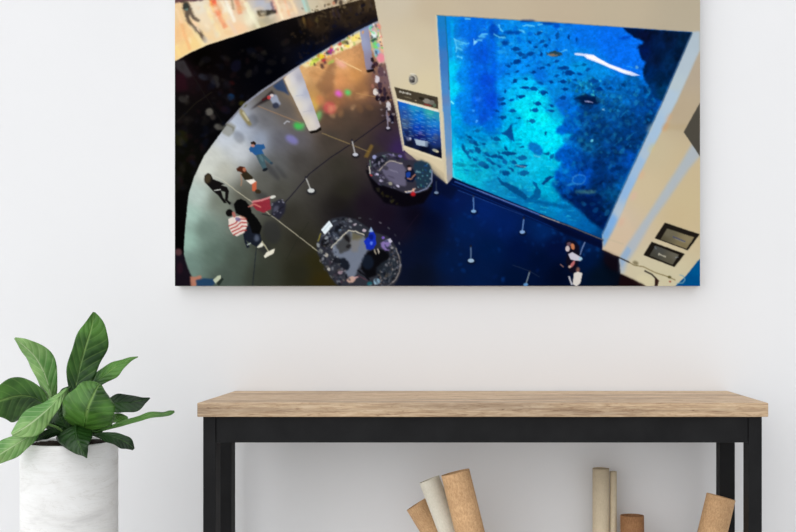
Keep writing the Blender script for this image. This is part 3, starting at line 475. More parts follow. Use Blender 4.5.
# --- tank window
tank = [(445.5, 16), (470, 17.3), (570, 23.7), (693, 32.2), (663.7, 100), (620, 195), (602.6, 234), (602.6, 239), (453, 177.6), (451.8, 130), (448.6, 60)]
WAT = [(450, 22, (6, 128, 213)), (455, 50, (16, 140, 216)), (452, 70, (6, 197, 237)), (451, 90, (6, 208, 241)), (470, 25, (6, 104, 215)), (470, 45, (6, 96, 213)), (482, 55, (6, 84, 205)), (463, 75, (6, 128, 222)), (475, 75, (6, 98, 215)), (487, 80, (6, 74, 203)), (490, 100, (6, 72, 203)), (480, 100, (6, 88, 209)), (463, 100, (6, 126, 220)),
       (496, 70, (6, 110, 224)), (502, 55, (6, 128, 226)), (505, 85, (6, 144, 230)), (515, 40, (6, 132, 222)), (540, 42, (6, 128, 222)), (560, 45, (6, 118, 220)), (585, 38, (6, 108, 222)), (610, 40, (6, 104, 226)), (635, 55, (6, 106, 230)), (620, 55, (6, 104, 226)), (600, 75, (6, 130, 211)), (580, 60, (6, 130, 218)),
       (525, 68, (6, 132, 228)), (540, 75, (6, 108, 211)), (555, 70, (6, 130, 216)), (515, 92, (6, 183, 237)), (530, 84, (6, 183, 237)), (538, 98, (6, 214, 241)), (523, 105, (6, 212, 235)), (530, 115, (6, 224, 237)), (545, 118, (6, 230, 239)), (515, 120, (0, 171, 221)), (556, 90, (6, 130, 211)), (562, 104, (6, 96, 197)), (552, 112, (6, 170, 216)),
       (532, 130, (0, 213, 239)), (550, 130, (0, 218, 239)), (548, 145, (0, 213, 236)), (522, 135, (0, 204, 232)), (508, 140, (0, 187, 225)), (485, 118, (6, 78, 199)), (470, 118, (6, 106, 211)), (455, 120, (0, 161, 219)), (455, 140, (0, 152, 209)), (462, 132, (0, 133, 203)), (490, 125, (0, 104, 207)), (480, 135, (0, 142, 207)),
       (458, 158, (10, 197, 223)), (475, 150, (10, 167, 209)), (490, 150, (10, 161, 205)), (500, 165, (10, 155, 201)), (480, 170, (10, 167, 199)), (458, 172, (10, 187, 208)), (520, 160, (10, 171, 209)), (535, 165, (10, 187, 223)), (520, 180, (10, 161, 203)), (545, 172, (0, 171, 207)), (500, 185, (10, 133, 184)), (545, 190, (0, 161, 199)),
       (520, 196, (6, 114, 174)), (545, 205, (4, 114, 174)), (565, 203, (4, 129, 190)), (570, 215, (4, 106, 174)), (590, 226, (2, 91, 161)), (600, 236, (2, 66, 126)), (552, 197, (0, 152, 194))]
fpoly(tank, WAT, b=.25, pw=4, s=3)
wt, mt = pmask(tank)
IMG[wt] *= (1+((fbm(4, 90, .6, -10)[wt]-.5)*.22*mt))[..., None]
IMG[wt] = np.clip(IMG[wt], 0, 1)
# vertical beams
for x, wd, c, a in [(452, 3, (0, 200, 240), .35), (466, 3, (0, 120, 236), .3), (474, 5, (0, 90, 224), .3), (492, 5, (0, 66, 206), .35), (484, 4, (0, 78, 214), .3), (496.5, 1.5, (0, 120, 236), .4)]:
    line([(x, 20), (x+2, 60), (x+1.5, 116)], wd, c, a, 1.5)
for k in range(30):
    x = rs.uniform(500, 560); y = rs.uniform(36, 60); line([(x, y), (x+.3, y+rs.uniform(5, 12))], 1.0, (40, 170, 240), .3, .6)
# surface shadows and ripples near the top
speck([(470, 20), (560, 24), (566, 70), (500, 60)], 110, [(0, 70, 180), (20, 150, 240), (0, 100, 220), (60, 180, 240)], .6, 2.0, .4, .5, 83)
speck([(455, 130), (560, 112), (556, 190), (520, 190), (460, 172)], 200, [(0, 150, 210), (60, 226, 240), (0, 120, 190), (20, 200, 230)], .5, 1.6, .26, .5, 84)
for x, y, rx, ry, c, a in [(494, 30, 5, 6, (0, 60, 170), .7), (497, 22, 4, 3, (20, 110, 200), .7), (512, 33, 9, 1.8, (0, 60, 150), .85), (500, 36, 7, 1.8, (0, 80, 160), .8), (505, 43, 4.6, 2.6, (0, 50, 130), .85), (500, 44, 2.4, 2.0, (20, 140, 200), .7), (528, 21, 8, 1.2, (0, 30, 110), .8), (519, 32, 3, 1.4, (0, 60, 140), .7), (548, 23.6, 8, 1.2, (0, 40, 130), .8), (557, 26, 3.4, 3, (0, 66, 180), .8), (568, 24.6, 5, .8, (0, 70, 170), .7)]:
    ell(x, y, rx, ry, c, 0, a, .7)
for pts in [[(479, 37), (483, 34), (488, 34)], [(474, 43), (478, 40.5), (483, 40)], [(499, 24), (500, 29), (503, 32)], [(494, 34), (500, 37.5), (506, 37)], [(519, 29.5), (523, 31), (526, 33)], [(523, 26.5), (528, 25), (535, 26.5)], [(538, 25), (543, 24)], [(536, 34), (543, 31)], [(465, 18.8), (471, 19)], [(455, 38.5), (459, 42), (464, 43), (470, 44)], [(456, 48), (463, 50)], [(457, 56), (463, 58)], [(454.5, 38), (457, 46), (456, 53)], [(459, 45), (466, 43)], [(562, 52), (568, 50)]]:
    line(pts, 1.5, (110, 206, 240), .7, .5)
ell(483, 36.5, 3.4, 2.0, (90, 190, 236), -10, .7, .7); poly([(473.6, 38), (475, 41), (478, 42), (475, 44), (473.4, 46)], (150, 220, 246), .8, .4)
ell(462, 44, 7, 6, (60, 176, 226), 0, .45, 2); line([(451, 101), (454, 104)], 1.8, (120, 236, 250), .9, .4); ell(478.6, 99, 3.6, 2.6, (30, 120, 236), 0, .8, .8); ell(473.6, 111, 1.2, 1.6, (60, 160, 246), 0, .7, .5); ell(476.5, 121.5, 1.4, 1.6, (80, 170, 250), 0, .8, .5); ell(490, 118, 3, 1.4, (20, 120, 240), 0, .6, .7); ell(475, 117, 3.5, 2, (10, 120, 230), 0, .6, .8); ell(458, 118, 3, 1.4, (20, 150, 240), 0, .6, .7)
# reef
reef = [(590, 74), (598, 79), (610, 76), (622, 76), (630, 72), (640, 76), (650, 82), (672, 80), (663.7, 100), (620, 195), (604, 231), (601, 228), (592, 222), (582, 212), (572, 204), (562, 198), (560, 194), (555, 188), (556, 180), (554, 174), (560, 168), (563, 160), (556, 160), (555, 155), (560, 148), (565, 144), (568, 138), (574, 134), (562, 134), (556, 132), (560, 127), (564, 124), (566, 118), (562, 112), (570, 104), (573, 92), (568, 84), (576, 80), (584, 80)]
REF = [(575, 90, (0, 92, 171)), (585, 85, (10, 119, 171)), (600, 88, (6, 96, 170)), (615, 84, (4, 90, 170)), (630, 80, (4, 92, 162)), (645, 92, (2, 80, 160)), (655, 100, (2, 52, 120)), (590, 102, (2, 34, 84)), (605, 108, (4, 70, 130)), (620, 100, (6, 90, 160)), (640, 110, (4, 60, 130)), (570, 112, (0, 80, 170)), (580, 118, (2, 54, 120)), (600, 124, (4, 44, 96)), (620, 120, (4, 60, 126)), (650, 118, (2, 40, 90)),
       (566, 128, (0, 79, 185)), (578, 128, (2, 73, 162)), (590, 135, (4, 50, 110)), (610, 140, (4, 50, 110)), (630, 135, (2, 44, 104)), (640, 140, (4, 50, 110)), (563, 156, (0, 77, 180)), (572, 150, (0, 69, 162)), (580, 160, (2, 56, 140)), (590, 146, (8, 80, 130)), (600, 160, (4, 40, 100)), (615, 155, (2, 34, 86)), (628, 160, (2, 60, 150)), (570, 175, (0, 66, 160)), (562, 184, (0, 54, 136)), (585, 175, (0, 60, 160)),
       (600, 180, (2, 32, 84)), (612, 180, (2, 30, 80)), (620, 188, (4, 80, 150)), (618, 172, (2, 60, 136)), (575, 195, (2, 34, 90)), (590, 205, (2, 22, 80)), (600, 218, (0, 14, 56)), (605, 205, (2, 36, 80)), (610, 195, (4, 60, 100)), (585, 212, (2, 30, 80))]
fpoly(reef, REF, a=.94, b=2.2, pw=3.4, s=5)
wr, mr = pmask(reef); mr = soft(mr, 1.8)
n1 = fbm(9, 200, .7, 30)[wr]; n2 = fbm(3.2, 230, .8, -20)[wr]
IMG[wr] *= (1+mr*((n1-.5)*.7+(n2-.5)*.55+.06))[..., None]; IMG[wr] = np.clip(IMG[wr], 0, 1)
speck([(568, 80), (604, 78), (606, 96), (575, 96)], 60, [(60, 196, 206), (30, 150, 190), (0, 60, 120), (10, 90, 120)], .5, 1.5, .7, .4, 41)
speck([(600, 80), (662, 84), (650, 120), (610, 116)], 90, [(10, 120, 190), (0, 50, 110), (30, 140, 190), (0, 70, 150)], .6, 1.9, .55, .5, 43)
speck([(565, 110), (640, 120), (622, 160), (566, 165)], 110, [(10, 100, 170), (0, 34, 86), (0, 70, 150), (30, 130, 160)], .7, 2.2, .45, .6, 45)
speck([(560, 165), (628, 150), (604, 225), (570, 200)], 90, [(6, 60, 130), (0, 18, 60), (0, 50, 120)], .8, 2.4, .5, .7, 47)
for k in range(34):
    x = rs.uniform(572, 650); y = rs.uniform(84, 150); d = rs.uniform(3, 8)
    if x-572 > 80-(y-84)*.5+8: continue
    line([(x, y+d), (x+d*1.1, y)], rs.uniform(.6, 1.4), [(20, 110, 190), (0, 40, 100), (30, 150, 200)][k % 3], .45, .5)
ell(592, 141, 1.4, 1.2, (120, 220, 236), 0, .8, .5); ell(587, 146, 5, 2.4, (20, 110, 160), 0, .6, .9); ell(604, 109.5, 1.4, 1, (150, 206, 230), 0, .8, .4)
ell(588.5, 100, 13, 4.4, (2, 20, 56), 4, .85, 1.0); poly([(583, 96), (587, 93.6), (590, 97)], (2, 24, 60), .8, .6); line([(585.5, 101.4), (593.5, 102.4)], 1.0, (170, 170, 214), .9, .3)
# reef lobes and the big light fish on the reef
for x, y, rx, ry, c, a in [(562, 130, 6, 4.5, (0, 100, 200), .7), (570, 124, 6, 5, (0, 84, 176), .5), (563, 156, 7, 7, (0, 80, 172), .7), (566, 172, 6, 5, (4, 84, 166), .6), (556, 184, 4, 4, (0, 76, 150), .7), (578, 116, 6, 4, (0, 70, 160), .4)]:
    ell(x, y, rx, ry, c, 0, a, 1.3)
ell(579, 179.5, 7.2, 5.2, (60, 140, 206), -15, .85, .6); ell(579.4, 179.4, 6, 4.2, (2, 80, 176), -15, .95, .5); poly([(565, 186), (572, 182), (576, 184), (570, 186.5)], (30, 130, 200), .8, .6)
ell(586, 192, 11, 2.0, (60, 110, 120), -3, .8, .7); ell(580, 191, 5, 1.4, (30, 90, 120), 0, .6, .8)
poly([(563, 196), (566, 190), (590, 195), (604, 196), (600, 226), (590, 220), (576, 206)], (0, 18, 66), .5, 1.6)
speck([(574, 84), (600, 80), (650, 84), (660, 100), (622, 185), (604, 226), (576, 200), (562, 190), (566, 150), (572, 120)], 260, [(4, 70, 150), (0, 30, 80), (14, 100, 160), (0, 50, 120), (30, 120, 160), (0, 20, 60)], .5, 2.4, .4, .35, 81)
speck([(566, 82), (574, 92), (570, 110), (562, 128), (566, 150), (556, 176), (562, 192), (572, 200), (578, 150), (580, 100)], 90, [(0, 90, 200), (0, 120, 220), (0, 60, 150), (10, 150, 220)], .8, 2.8, .4, .6, 82)
# dark overhang at the top right
ovh = [(623.5, 27.8), (693, 32.6), (672, 81), (663, 101), (656, 98), (650, 88), (645, 80), (643, 70), (646, 63), (643, 60.5), (640, 55), (639.5, 50), (637, 47), (639, 45), (643, 44), (643.5, 41.5), (640, 39), (633, 36.6), (628, 33)]
OVF = [(630, 31, (0, 16, 50)), (645, 38, (6, 14, 44)), (645, 52, (2, 18, 62)), (660, 45, (4, 26, 64)), (670, 40, (6, 22, 52)), (683, 42, (4, 30, 60)), (655, 60, (6, 24, 60)), (670, 62, (4, 36, 76)), (650, 72, (0, 30, 76)), (660, 78, (2, 30, 66)), (663, 92, (2, 50, 90)), (678, 55, (2, 24, 56)), (652, 90, (2, 50, 110))]
fpoly(ovh, OVF, b=.7, s=3); wo, mo = pmask(ovh); IMG[wo] *= (1+mo*(fbm(5, 300, 1.5, 25)[wo]-.5)*.9)[..., None]
poly([(617, 38), (625, 36.4), (634, 36.6), (630, 38.6), (622, 39.6)], (0, 56, 170), .7, .7)
line([(624, 28.3), (692, 33)], .8, (0, 8, 26), .7)
# floor glow along the tank bottom
for k in range(46):
    x = rs.uniform(456, 570); yb = 178.5+(x-453)*.41; y = yb-rs.uniform(1, 16)
    line([(x, y), (x+rs.uniform(3, 9), y+rs.uniform(-.5, 2.5))], rs.uniform(.6, 1.5), [(40, 206, 226), (6, 110, 170), (20, 150, 200)][k % 3], .4, .5)
for k in range(40):
    x = rs.uniform(505, 556); y = rs.uniform(140, 192)
    line([(x, y), (x+rs.uniform(3, 9), y+rs.uniform(-1, 1))], rs.uniform(.6, 1.3), [(60, 226, 240), (6, 150, 200)][k % 2], .35, .5)
poly([(452.5, 130), (458, 146), (454, 160)], (40, 220, 240), .4, 1.2); line([(453.5, 168), (454, 177), (462, 180.6)], 1.2, (110, 220, 236), .6, .5)
poly([(525, 198), (540, 200.5), (575, 206), (566, 209), (540, 204), (526, 202)], (0, 70, 130), .6, .8)
# sharks and ray
poly([(500.4, 133.2), (507, 130.4), (509.5, 126.6), (512.8, 122.8), (512, 127.4), (513.4, 133), (513.4, 138), (515.4, 142.8), (511, 139.4), (505, 135.2)], (6, 70, 136), .95, .45)
line([(481, 130.6), (488, 132.6), (496, 132.2), (501, 133.4)], 2.2, (0, 110, 190), .8, .6); line([(513, 124), (517, 122.6)], .8, (0, 90, 150), .7)
poly([(496.6, 176), (503, 181.6), (513, 184.6), (521, 190.4), (529, 197.5), (526, 200), (516, 194), (507, 188), (501, 183.6)], (2, 74, 130), .95, .5)
poly([(533.4, 180.6), (537, 183), (540.4, 190), (541.6, 197.6), (536, 200), (528, 199), (534, 194), (535.6, 188)], (2, 84, 144), .9, .5)
# brown fish and the school
def fish(x, y, l, ang=0, c=(4, 66, 140), h=.36, a=.85):
    ca, sa = math.cos(math.radians(ang)), math.sin(math.radians(ang)); P = lambda u, v: (x+u*ca-v*sa, y+u*sa+v*ca)
    hh = l*h/2
    poly([P(-l*.34, 0), P(-l*.2, -hh*.75), P(0, -hh*1.1), P(l*.25, -hh*.9), P(l*.5, 0), P(l*.25, hh*.8), P(0, hh), P(-l*.2, hh*.7)], c, a, .35)
    poly([P(-l*.3, 0), P(-l*.52, -hh*.9), P(-l*.46, 0), P(-l*.52, hh*.9)], c, a*.8, .3)
F = [(516, 49, 9, 0), (520.5, 54, 9, 5), (516.5, 62, 10, -15), (530, 54, 10, -10), (524.6, 57.5, 8, -20), (541.6, 54, 6, 80), (539, 33.5, 8, -15), (558, 35, 9, 100), (569, 37, 6, 95), (577, 39.5, 5, 100), (542, 41.7, 7, -20), (546, 46, 7, -10), (557, 61.5, 7, -10), (565, 68, 10, 0), (584, 65, 6, 0), (542, 68, 8, 0), (588, 70, 7, -25),
     (514.7, 81.4, 7, -25), (505.7, 91, 5, 90), (501.7, 99, 8, -10), (503, 104, 8, -5), (497, 111, 6, 20), (512.5, 111, 8, 0), (521.5, 96.5, 9, -3), (503, 117.6, 9, 5), (524, 88, 7, 0), (569, 73, 12, 3), (563, 68, 9, 5), (557, 76, 6, -20), (563, 81.5, 8, 0), (526, 88, 8, 0), (533.7, 89, 10, 8), (544, 92.7, 9, 12),
     (538, 103.5, 8, 8), (535, 110.5, 9, -3), (532, 121, 9, 0), (552, 105.7, 6, 20), (552, 111, 7, 10), (565, 89, 8, 5), (563, 98, 8, 0), (594, 81, 10, 0), (599, 89, 9, 5), (496.6, 139, 10, 10), (470, 137, 7, 30), (471.6, 141.7, 9, 35), (478, 149.6, 10, 45), (483.4, 143.7, 6, 20), (471, 151, 7, 40), (475, 159.5, 6, 45), (494, 156, 9, 5), (482, 164, 10, -5),
     (492.6, 163, 7, 15), (508, 153.5, 18, 3), (522, 158, 12, -4), (513.7, 162, 8, 25), (505.8, 148, 6, 50), (504.5, 161, 8, 50), (521.6, 166, 14, -4), (506, 173, 10, 12), (524, 173, 12, -5), (511.7, 169, 7, 40), (546, 133, 5, 110), (552, 157, 8, -60), (547, 153.5, 7, 10), (522, 147, 5, 0), (477, 131, 7, -10), (487, 154, 8, 20), (500, 157, 8, 20), (467, 152, 7, 60), (464, 148, 8, 70), (476, 143, 8, 50), (489, 160, 8, 30), (499, 166, 6, 40), (486, 167, 8, 10), (470, 157, 6, 60),
     (509, 66, 6, 10), (528, 66, 5, 0), (534, 72, 6, -10), (549, 65, 6, 10), (577, 66, 6, 0), (536, 47, 5, 0), (530, 42, 5, 10), (550, 40, 5, 60), (526, 79, 6, 0), (517, 72, 5, -10), (508, 74, 5, 0), (551, 82, 6, 20), (580, 74, 6, 20), (575, 80, 5, 10), (519, 118, 5, 0), (512, 100, 6, -10), (541, 83, 6, 5)]
for k, (x, y, l, an) in enumerate(F):
    fish(x, y, l*1.08, an, [(2, 56, 130), (4, 66, 140), (0, 48, 120)][k % 3] if y < 120 else [(4, 70, 130), (2, 60, 120), (8, 86, 146)][k % 3], .42 if l < 14 else .22, .88)
for k in range(46):
    x = rs.uniform(500, 566); y = rs.uniform(42, 112)
    fish(x, y, rs.uniform(3, 6), rs.uniform(-25, 20), (0, 84, 180), .4, .35)
for k in range(44):
    x = rs.uniform(460, 520); y = rs.uniform(134, 172)
    fish(x, y, rs.uniform(4, 8), rs.uniform(-5, 55), (4, 96, 160), .34, .45)
fish(555, 54, 17, 2, (40, 66, 80), .3, .95); ell(553, 55, 5, 1.0, (150, 120, 96), 0, .8, .4); ell(555, 52.4, 5, .9, (30, 60, 60), 0, .7, .4)
fish(460, 164.5, 16, 5, (10, 130, 160), .26, .7); fish(474, 166, 12, 10, (4, 110, 150), .26, .7)
poly([(528, 145), (531, 142.6), (537, 142.8), (541.5, 147), (543.4, 152.4), (540.6, 155.6), (535, 153.6), (530, 149.6)], (6, 110, 190), .95, .6); line([(534, 155), (541, 157)], 1.2, (110, 180, 220), .7, .5)
poly([(541.4, 184), (545, 179.6), (550, 176), (555, 176), (549, 180.6), (544.6, 185)], (4, 60, 120), .95, .4)
line([(516, 165), (526, 167)], 1.0, (150, 140, 150), .7, .4)
# light tube reflected in the glass
poly([(575, 53), (585, 53.6), (594, 54.8), (600, 58.6), (610, 64), (624.7, 69.4), (633, 72), (641, 75.6), (633, 75.8), (624, 73.6), (610, 68), (600, 63.6), (588, 59), (584, 56), (575, 55)], (204, 214, 246), 1, .4)
poly([(586, 55), (594, 55.6), (610, 65), (625, 70.6), (634, 74), (624, 72.6), (610, 67), (598, 61.6), (588, 57.6)], (246, 244, 250), 1, .4)
ell(637, 67.5, 2, 1.6, (110, 176, 206), -20, .7, .5); line([(627, 66), (634, 68)], 1, (60, 170, 220), .6, .5); poly([(570, 66), (580, 61), (590, 64), (585, 72), (574, 72)], (0, 190, 220), .25, 1.6)
# window frame: left reveal, right reveal, bottom rail
fpoly([(436.6, 15), (445.6, 16), (448.8, 60), (451.8, 130), (453, 177.6), (447, 184.5), (444, 140), (441.4, 95), (439, 55)],
      [(441, 20, (24, 120, 190)), (443, 40, (34, 116, 190)), (444, 60, (50, 120, 190)), (446, 90, (70, 130, 190)), (448, 110, (84, 136, 190)), (449, 140, (96, 140, 186)), (450, 170, (140, 150, 166)), (442, 60, (70, 110, 170)), (444, 100, (90, 126, 176)), (447, 178, (150, 148, 150))], b=.4, s=2)
line([(445.6, 16), (448.6, 60), (449.6, 90)], .9, (20, 90, 110), .7); line([(436.6, 15), (439, 55), (441.5, 95), (444.4, 140), (447, 183)], 1.6, (216, 206, 176), .7, .4)
poly([(442.6, 112), (444, 112), (447.4, 183), (444.6, 180), (443.4, 150)], (200, 186, 156), .8, .5)
line([(436.6, 15.3), (470, 17), (520, 20.2), (570, 23.4), (624, 27.3)], .7, (84, 110, 96), .6)
fpoly([(693, 32), (700.5, 31), (700.5, 50), (678, 100), (648, 158), (629.5, 195), (622, 214), (612, 234), (604, 248), (602.6, 234), (620, 195), (663.7, 100)],
      [(696, 40, (170, 184, 194)), (685, 60, (172, 186, 196)), (672, 95, (170, 190, 206)), (675, 85, (176, 190, 196)), (655, 130, (160, 186, 210)), (640, 160, (150, 180, 210)), (625, 190, (140, 176, 214)), (612, 220, (120, 166, 216)), (620, 212, (170, 186, 200)), (604, 238, (110, 160, 210)), (645, 155, (166, 184, 200))], b=.9, s=2)
line([(693, 33), (663.7, 100.6), (620, 195.6), (603, 234)], .9, (16, 50, 90), .5)
poly([(604, 248), (612, 233), (624, 210), (636, 232), (626, 252), (616, 256)], (206, 184, 156), .55, 3)
# bluish light streak on the wall
poly([(694, 142), (700.5, 130), (700.5, 156), (690, 168), (668, 200), (652, 222), (636, 250), (628, 262), (624, 274), (620, 272), (619.6, 258), (628, 244), (648, 215), (664, 190), (680, 165)], (160, 176, 194), .75, 2.2)
poly([(622, 268), (619.6, 258), (628, 246), (632, 250)], (120, 160, 206), .5, 1.4)
for x, y, c in [(669, 118, (222, 160, 110)), (666, 127, (232, 140, 80)), (642, 175, (216, 160, 130)), (634, 196, (220, 166, 160)), (622, 222, (214, 160, 140)), (652, 148, (210, 190, 110)), (650, 128, (196, 186, 160))]:
    ell(x, y, 2.4, 5, c, 28, .35, 2)
ell(655, 126, 14, 3, (170, 146, 110), 0, .0); poly([(664, 124), (690, 124), (688, 130), (662, 130)], (176, 156, 120), .4, 2)
line([(602.6, 238), (612, 240), (624, 244)], .8, (170, 164, 140), .5, .6)
poly([(684.2, 132), (700.6, 102.5), (700.6, 156.5)], (74, 70, 62), 1, .3)
# framed panels on the wall
poly([(665.4, 222.6), (700.4, 234.2), (688.2, 250.2), (655.2, 238.2)], (28, 24, 20), 1, .35); fpoly([(667.6, 228.4), (694.8, 237.2), (687, 248.8), (661, 239.4)], [(668, 233, (104, 98, 80)), (690, 240, (132, 120, 90)), (684, 247, (120, 108, 78)), (664, 239, (84, 78, 60))], b=.35, s=3)
for q in range(8): ell(674+q*1.6, 237+q*.62, .7, .9, (58, 66, 110), 18, .85, .25, 8)
line([(675, 238.5), (686, 242.6)], .5, (160, 160, 150), .5)
poly([(652.2, 241.6), (685.2, 253.8), (675, 267), (644, 255)], (26, 22, 18), 1, .35); fpoly([(656, 245.4), (679.6, 254.6), (673, 264.6), (650, 255.4)], [(658, 250, (72, 72, 68)), (676, 257, (96, 92, 80)), (670, 262, (84, 80, 66)), (654, 255, (66, 64, 56))], b=.35, s=3)
for q in range(6): ell(659.4+q*1.3, 254+q*.5, .6, .8 if q else 1.4, (206, 200, 178), 18, .9, .2, 8)
line([(676, 257.5), (679, 257)], .9, (160, 170, 176), .6); line([(655, 246), (657, 249)], 1, (120, 130, 140), .6)
# bottom right: plinth, rope, arch and blue floor
poly([(674, 288), (687, 275), (700.6, 258.4), (700.6, 288)], (0, 74, 130), 1, .5); poly([(690, 274), (700.6, 262), (700.6, 276)], (0, 90, 146), .5, 2)
line([(680, 274.6), (684, 276), (685.6, 279.4), (683.4, 283), (677, 283.4)], 1.1, (120, 156, 170), .8, .4)
line([(617.6, 256.6), (628, 261), (634, 265), (644, 266.6), (656, 272.6), (668, 276.4), (676, 280)], 1.0, (110, 96, 60), .75, .4); line([(617.6, 256.6), (630, 262.4)], 1.2, (44, 44, 50), .9, .3)
ell(636, 262.8, 3, 2, (90, 80, 50), 20, .6, .6); ell(670, 277, 2, 1.4, (80, 72, 40), 0, .8, .5); ell(670.5, 281.4, 1.2, 1, (130, 40, 30), 0, .7, .4)
line([(645, 270.6), (652, 274), (657, 279), (656.4, 286.5)], 1.8, (56, 50, 44), .85, .5); ell(645, 281, 9, 6, (210, 200, 164), 20, .5, 2); poly([(655.6, 277), (659.6, 280.6), (658, 286.6), (655, 286.6)], (40, 20, 18), .9, .5); line([(631, 279.6), (636, 283)], 1, (130, 116, 90), .4)
poly([(621, 273.6), (632, 278.4), (645, 285), (645, 288), (619, 288)], (26, 10, 12), .8, .7)
line([(602.6, 250), (619.4, 257.4)], 1.0, (30, 16, 20), .7, .4); poly([(604, 250), (618.6, 257), (620, 272), (612, 270), (604, 262)], (24, 8, 14), .5, 1.6)
# bottom rail of the tank
poly([(453, 177.6), (602.6, 239), (602.8, 249), (560, 231), (500, 206), (449, 184.6)], (4, 14, 54), .8, .6)
line([(452, 183.6), (500, 204), (560, 230)], .6, (10, 60, 140), .6); line([(455, 181.4), (478, 190.4), (540, 215)], 1.4, (54, 94, 170), .75, .35); line([(540, 215), (570, 226.2), (602.6, 239.6)], 1.1, (190, 176, 160), .8, .3); line([(477, 189.6), (540, 214.4)], .6, (150, 160, 206), .7, .25)
line([(458, 190), (524, 215.4)], .7, (50, 90, 160), .5, .4); line([(560, 222), (604, 240.6)], 2.0, (2, 6, 26), .5, .6)
poly([(540, 217), (602, 242.4), (602, 248), (560, 232)], (4, 8, 34), .6, 1)
# visitors at the lower right
poly([(565.6, 243), (569, 240), (575.4, 241), (580, 246), (580.6, 253), (579, 262), (576, 274), (570, 272), (566, 262), (568, 252)], (16, 12, 26), .95, .7)
ell(568, 248.6, 2.2, 3, (206, 190, 190), 0, .95, .5); ell(569.6, 244, 2.4, 2, (110, 80, 90), 0, .8, .5); ell(573.2, 246.4, 2, 3.2, (196, 120, 80), -15, .95, .5)
poly([(568.6, 254), (573, 252), (580, 256), (582.6, 258.6), (580.6, 261), (575, 260.4), (571, 259.4)], (196, 192, 206), .98, .5); ell(581, 258.6, 1.8, 1.8, (150, 190, 210), 0, .9, .4); line([(585.4, 242), (582.4, 249), (580.4, 255)], 1.2, (110, 130, 170), .9, .4)
ell(573, 264, 1.6, 4, (196, 110, 110), 35, .9, .5); ell(570, 266.6, 1.4, 1.4, (220, 190, 170), 0, .8, .4); line([(560.6, 264), (564, 267)], 1.2, (150, 110, 100), .8, .4); ell(578.4, 270, 1.8, 3, (150, 100, 80), 0, .8, .6)
poly([(574.4, 273), (578, 271.6), (583, 273), (581, 283), (577, 286.6), (573, 284)], (214, 208, 200), .98, .4); line([(569.4, 276), (572.4, 285)], 1.8, (196, 194, 200), .9, .4)
# softly broken edges and grain, as in an enlarged photograph
wm = np.full((PH, PW), .22)
def busy(pts, v, b=3.0):
    w, m = pmask(pts, 4+2*b); m = soft(m, b); wm[w] = wm[w]*(1-m)+v*m
busy([(453, 20), (570, 28), (686, 37), (658, 98), (614, 194), (600, 230), (458, 174), (454, 100)], 1.0, 1.5)
busy([(318, 240), (330, 222), (350, 219), (372, 232), (394, 244), (400, 264), (394, 284), (342, 286), (324, 262)], .7)
busy([(370, 166), (378, 156), (400, 156), (428, 166), (430, 184), (412, 190), (384, 184)], .7)
busy([(300, 68), (330, 50), (362, 34), (366, 60), (340, 68), (310, 74)], .9, 1.5)
busy([(372, 36), (380, 40), (386, 80), (392, 120), (384, 120), (376, 90), (370, 60)], .8, 1.0)
busy([(226, 204), (240, 202), (262, 200), (284, 202), (282, 216), (264, 216), (258, 246), (236, 234)], .55, 1.5)
busy([(176, 0), (300, -30), (300, 4), (240, 26), (190, 44), (178, 52)], .8, 2)
busy([(300, 22), (372, -2), (374, 14), (326, 40), (300, 52)], 1.0, 2)
busy([(574, 52), (594, 53), (626, 68), (643, 76), (624, 76), (600, 66), (584, 58), (574, 56)], .2, .8)
busy([(320, 229), (330, 219), (334, 226), (326, 236)], .2, .6)
def warp(img, amp, sc, seed):
    dx = (fbm(sc, seed)-.5)*2.6*amp*S*wm; dy = (fbm(sc, seed+9)-.5)*2.6*amp*S*wm
    jj, kk = np.meshgrid(np.arange(PH), np.arange(PW), indexing='ij')
    x = np.clip(kk+dx, 0, PW-1.001); y = np.clip(jj+dy, 0, PH-1.001); i0 = y.astype(int); k0 = x.astype(int); fy = (y-i0)[..., None]; fx = (x-k0)[..., None]
    return (img[i0, k0]*(1-fx)+img[i0, k0+1]*fx)*(1-fy)+(img[i0+1, k0]*(1-fx)+img[i0+1, k0+1]*fx)*fy
edge = warp(warp(IMG, .8, 3.2, 500), .5, 1.7, 540)
IMG = edge*.7+blur1(blur1(edge, 1, 0), 1, 1)*.3
lum = IMG.mean(2, keepdims=True)
g = (fbm(2.4, 600)-.5)[..., None]; g2 = (fbm(3.4, 620)-.5)[..., None]
sat = (IMG.max(2, keepdims=True)-IMG.min(2, keepdims=True))
act = np.clip((sat*1.0+.04-np.clip(lum-.5, 0, 1)*1.2)*np.clip(wm[..., None]*1.3, .25, 1), .02, 1)
IMG = IMG*(1+g*.32*act)+np.concatenate([g2*.03, g*.0, -g2*.04], 2)*act
IMG = np.clip(IMG, 0, 1)
# ---------------------------------------------------------------- room
bm = bmesh.new(); box(bm, (-3.4, 0, 0), (3.4, .12, 2.7)); tag(link_bm('wall_back', bm, WALL), kind='structure')
bm = bmesh.new(); box(bm, (-3.4, -4.2, -.1), (3.4, .12, 0)); tag(link_bm('floor', bm, mat_floor()), kind='structure')

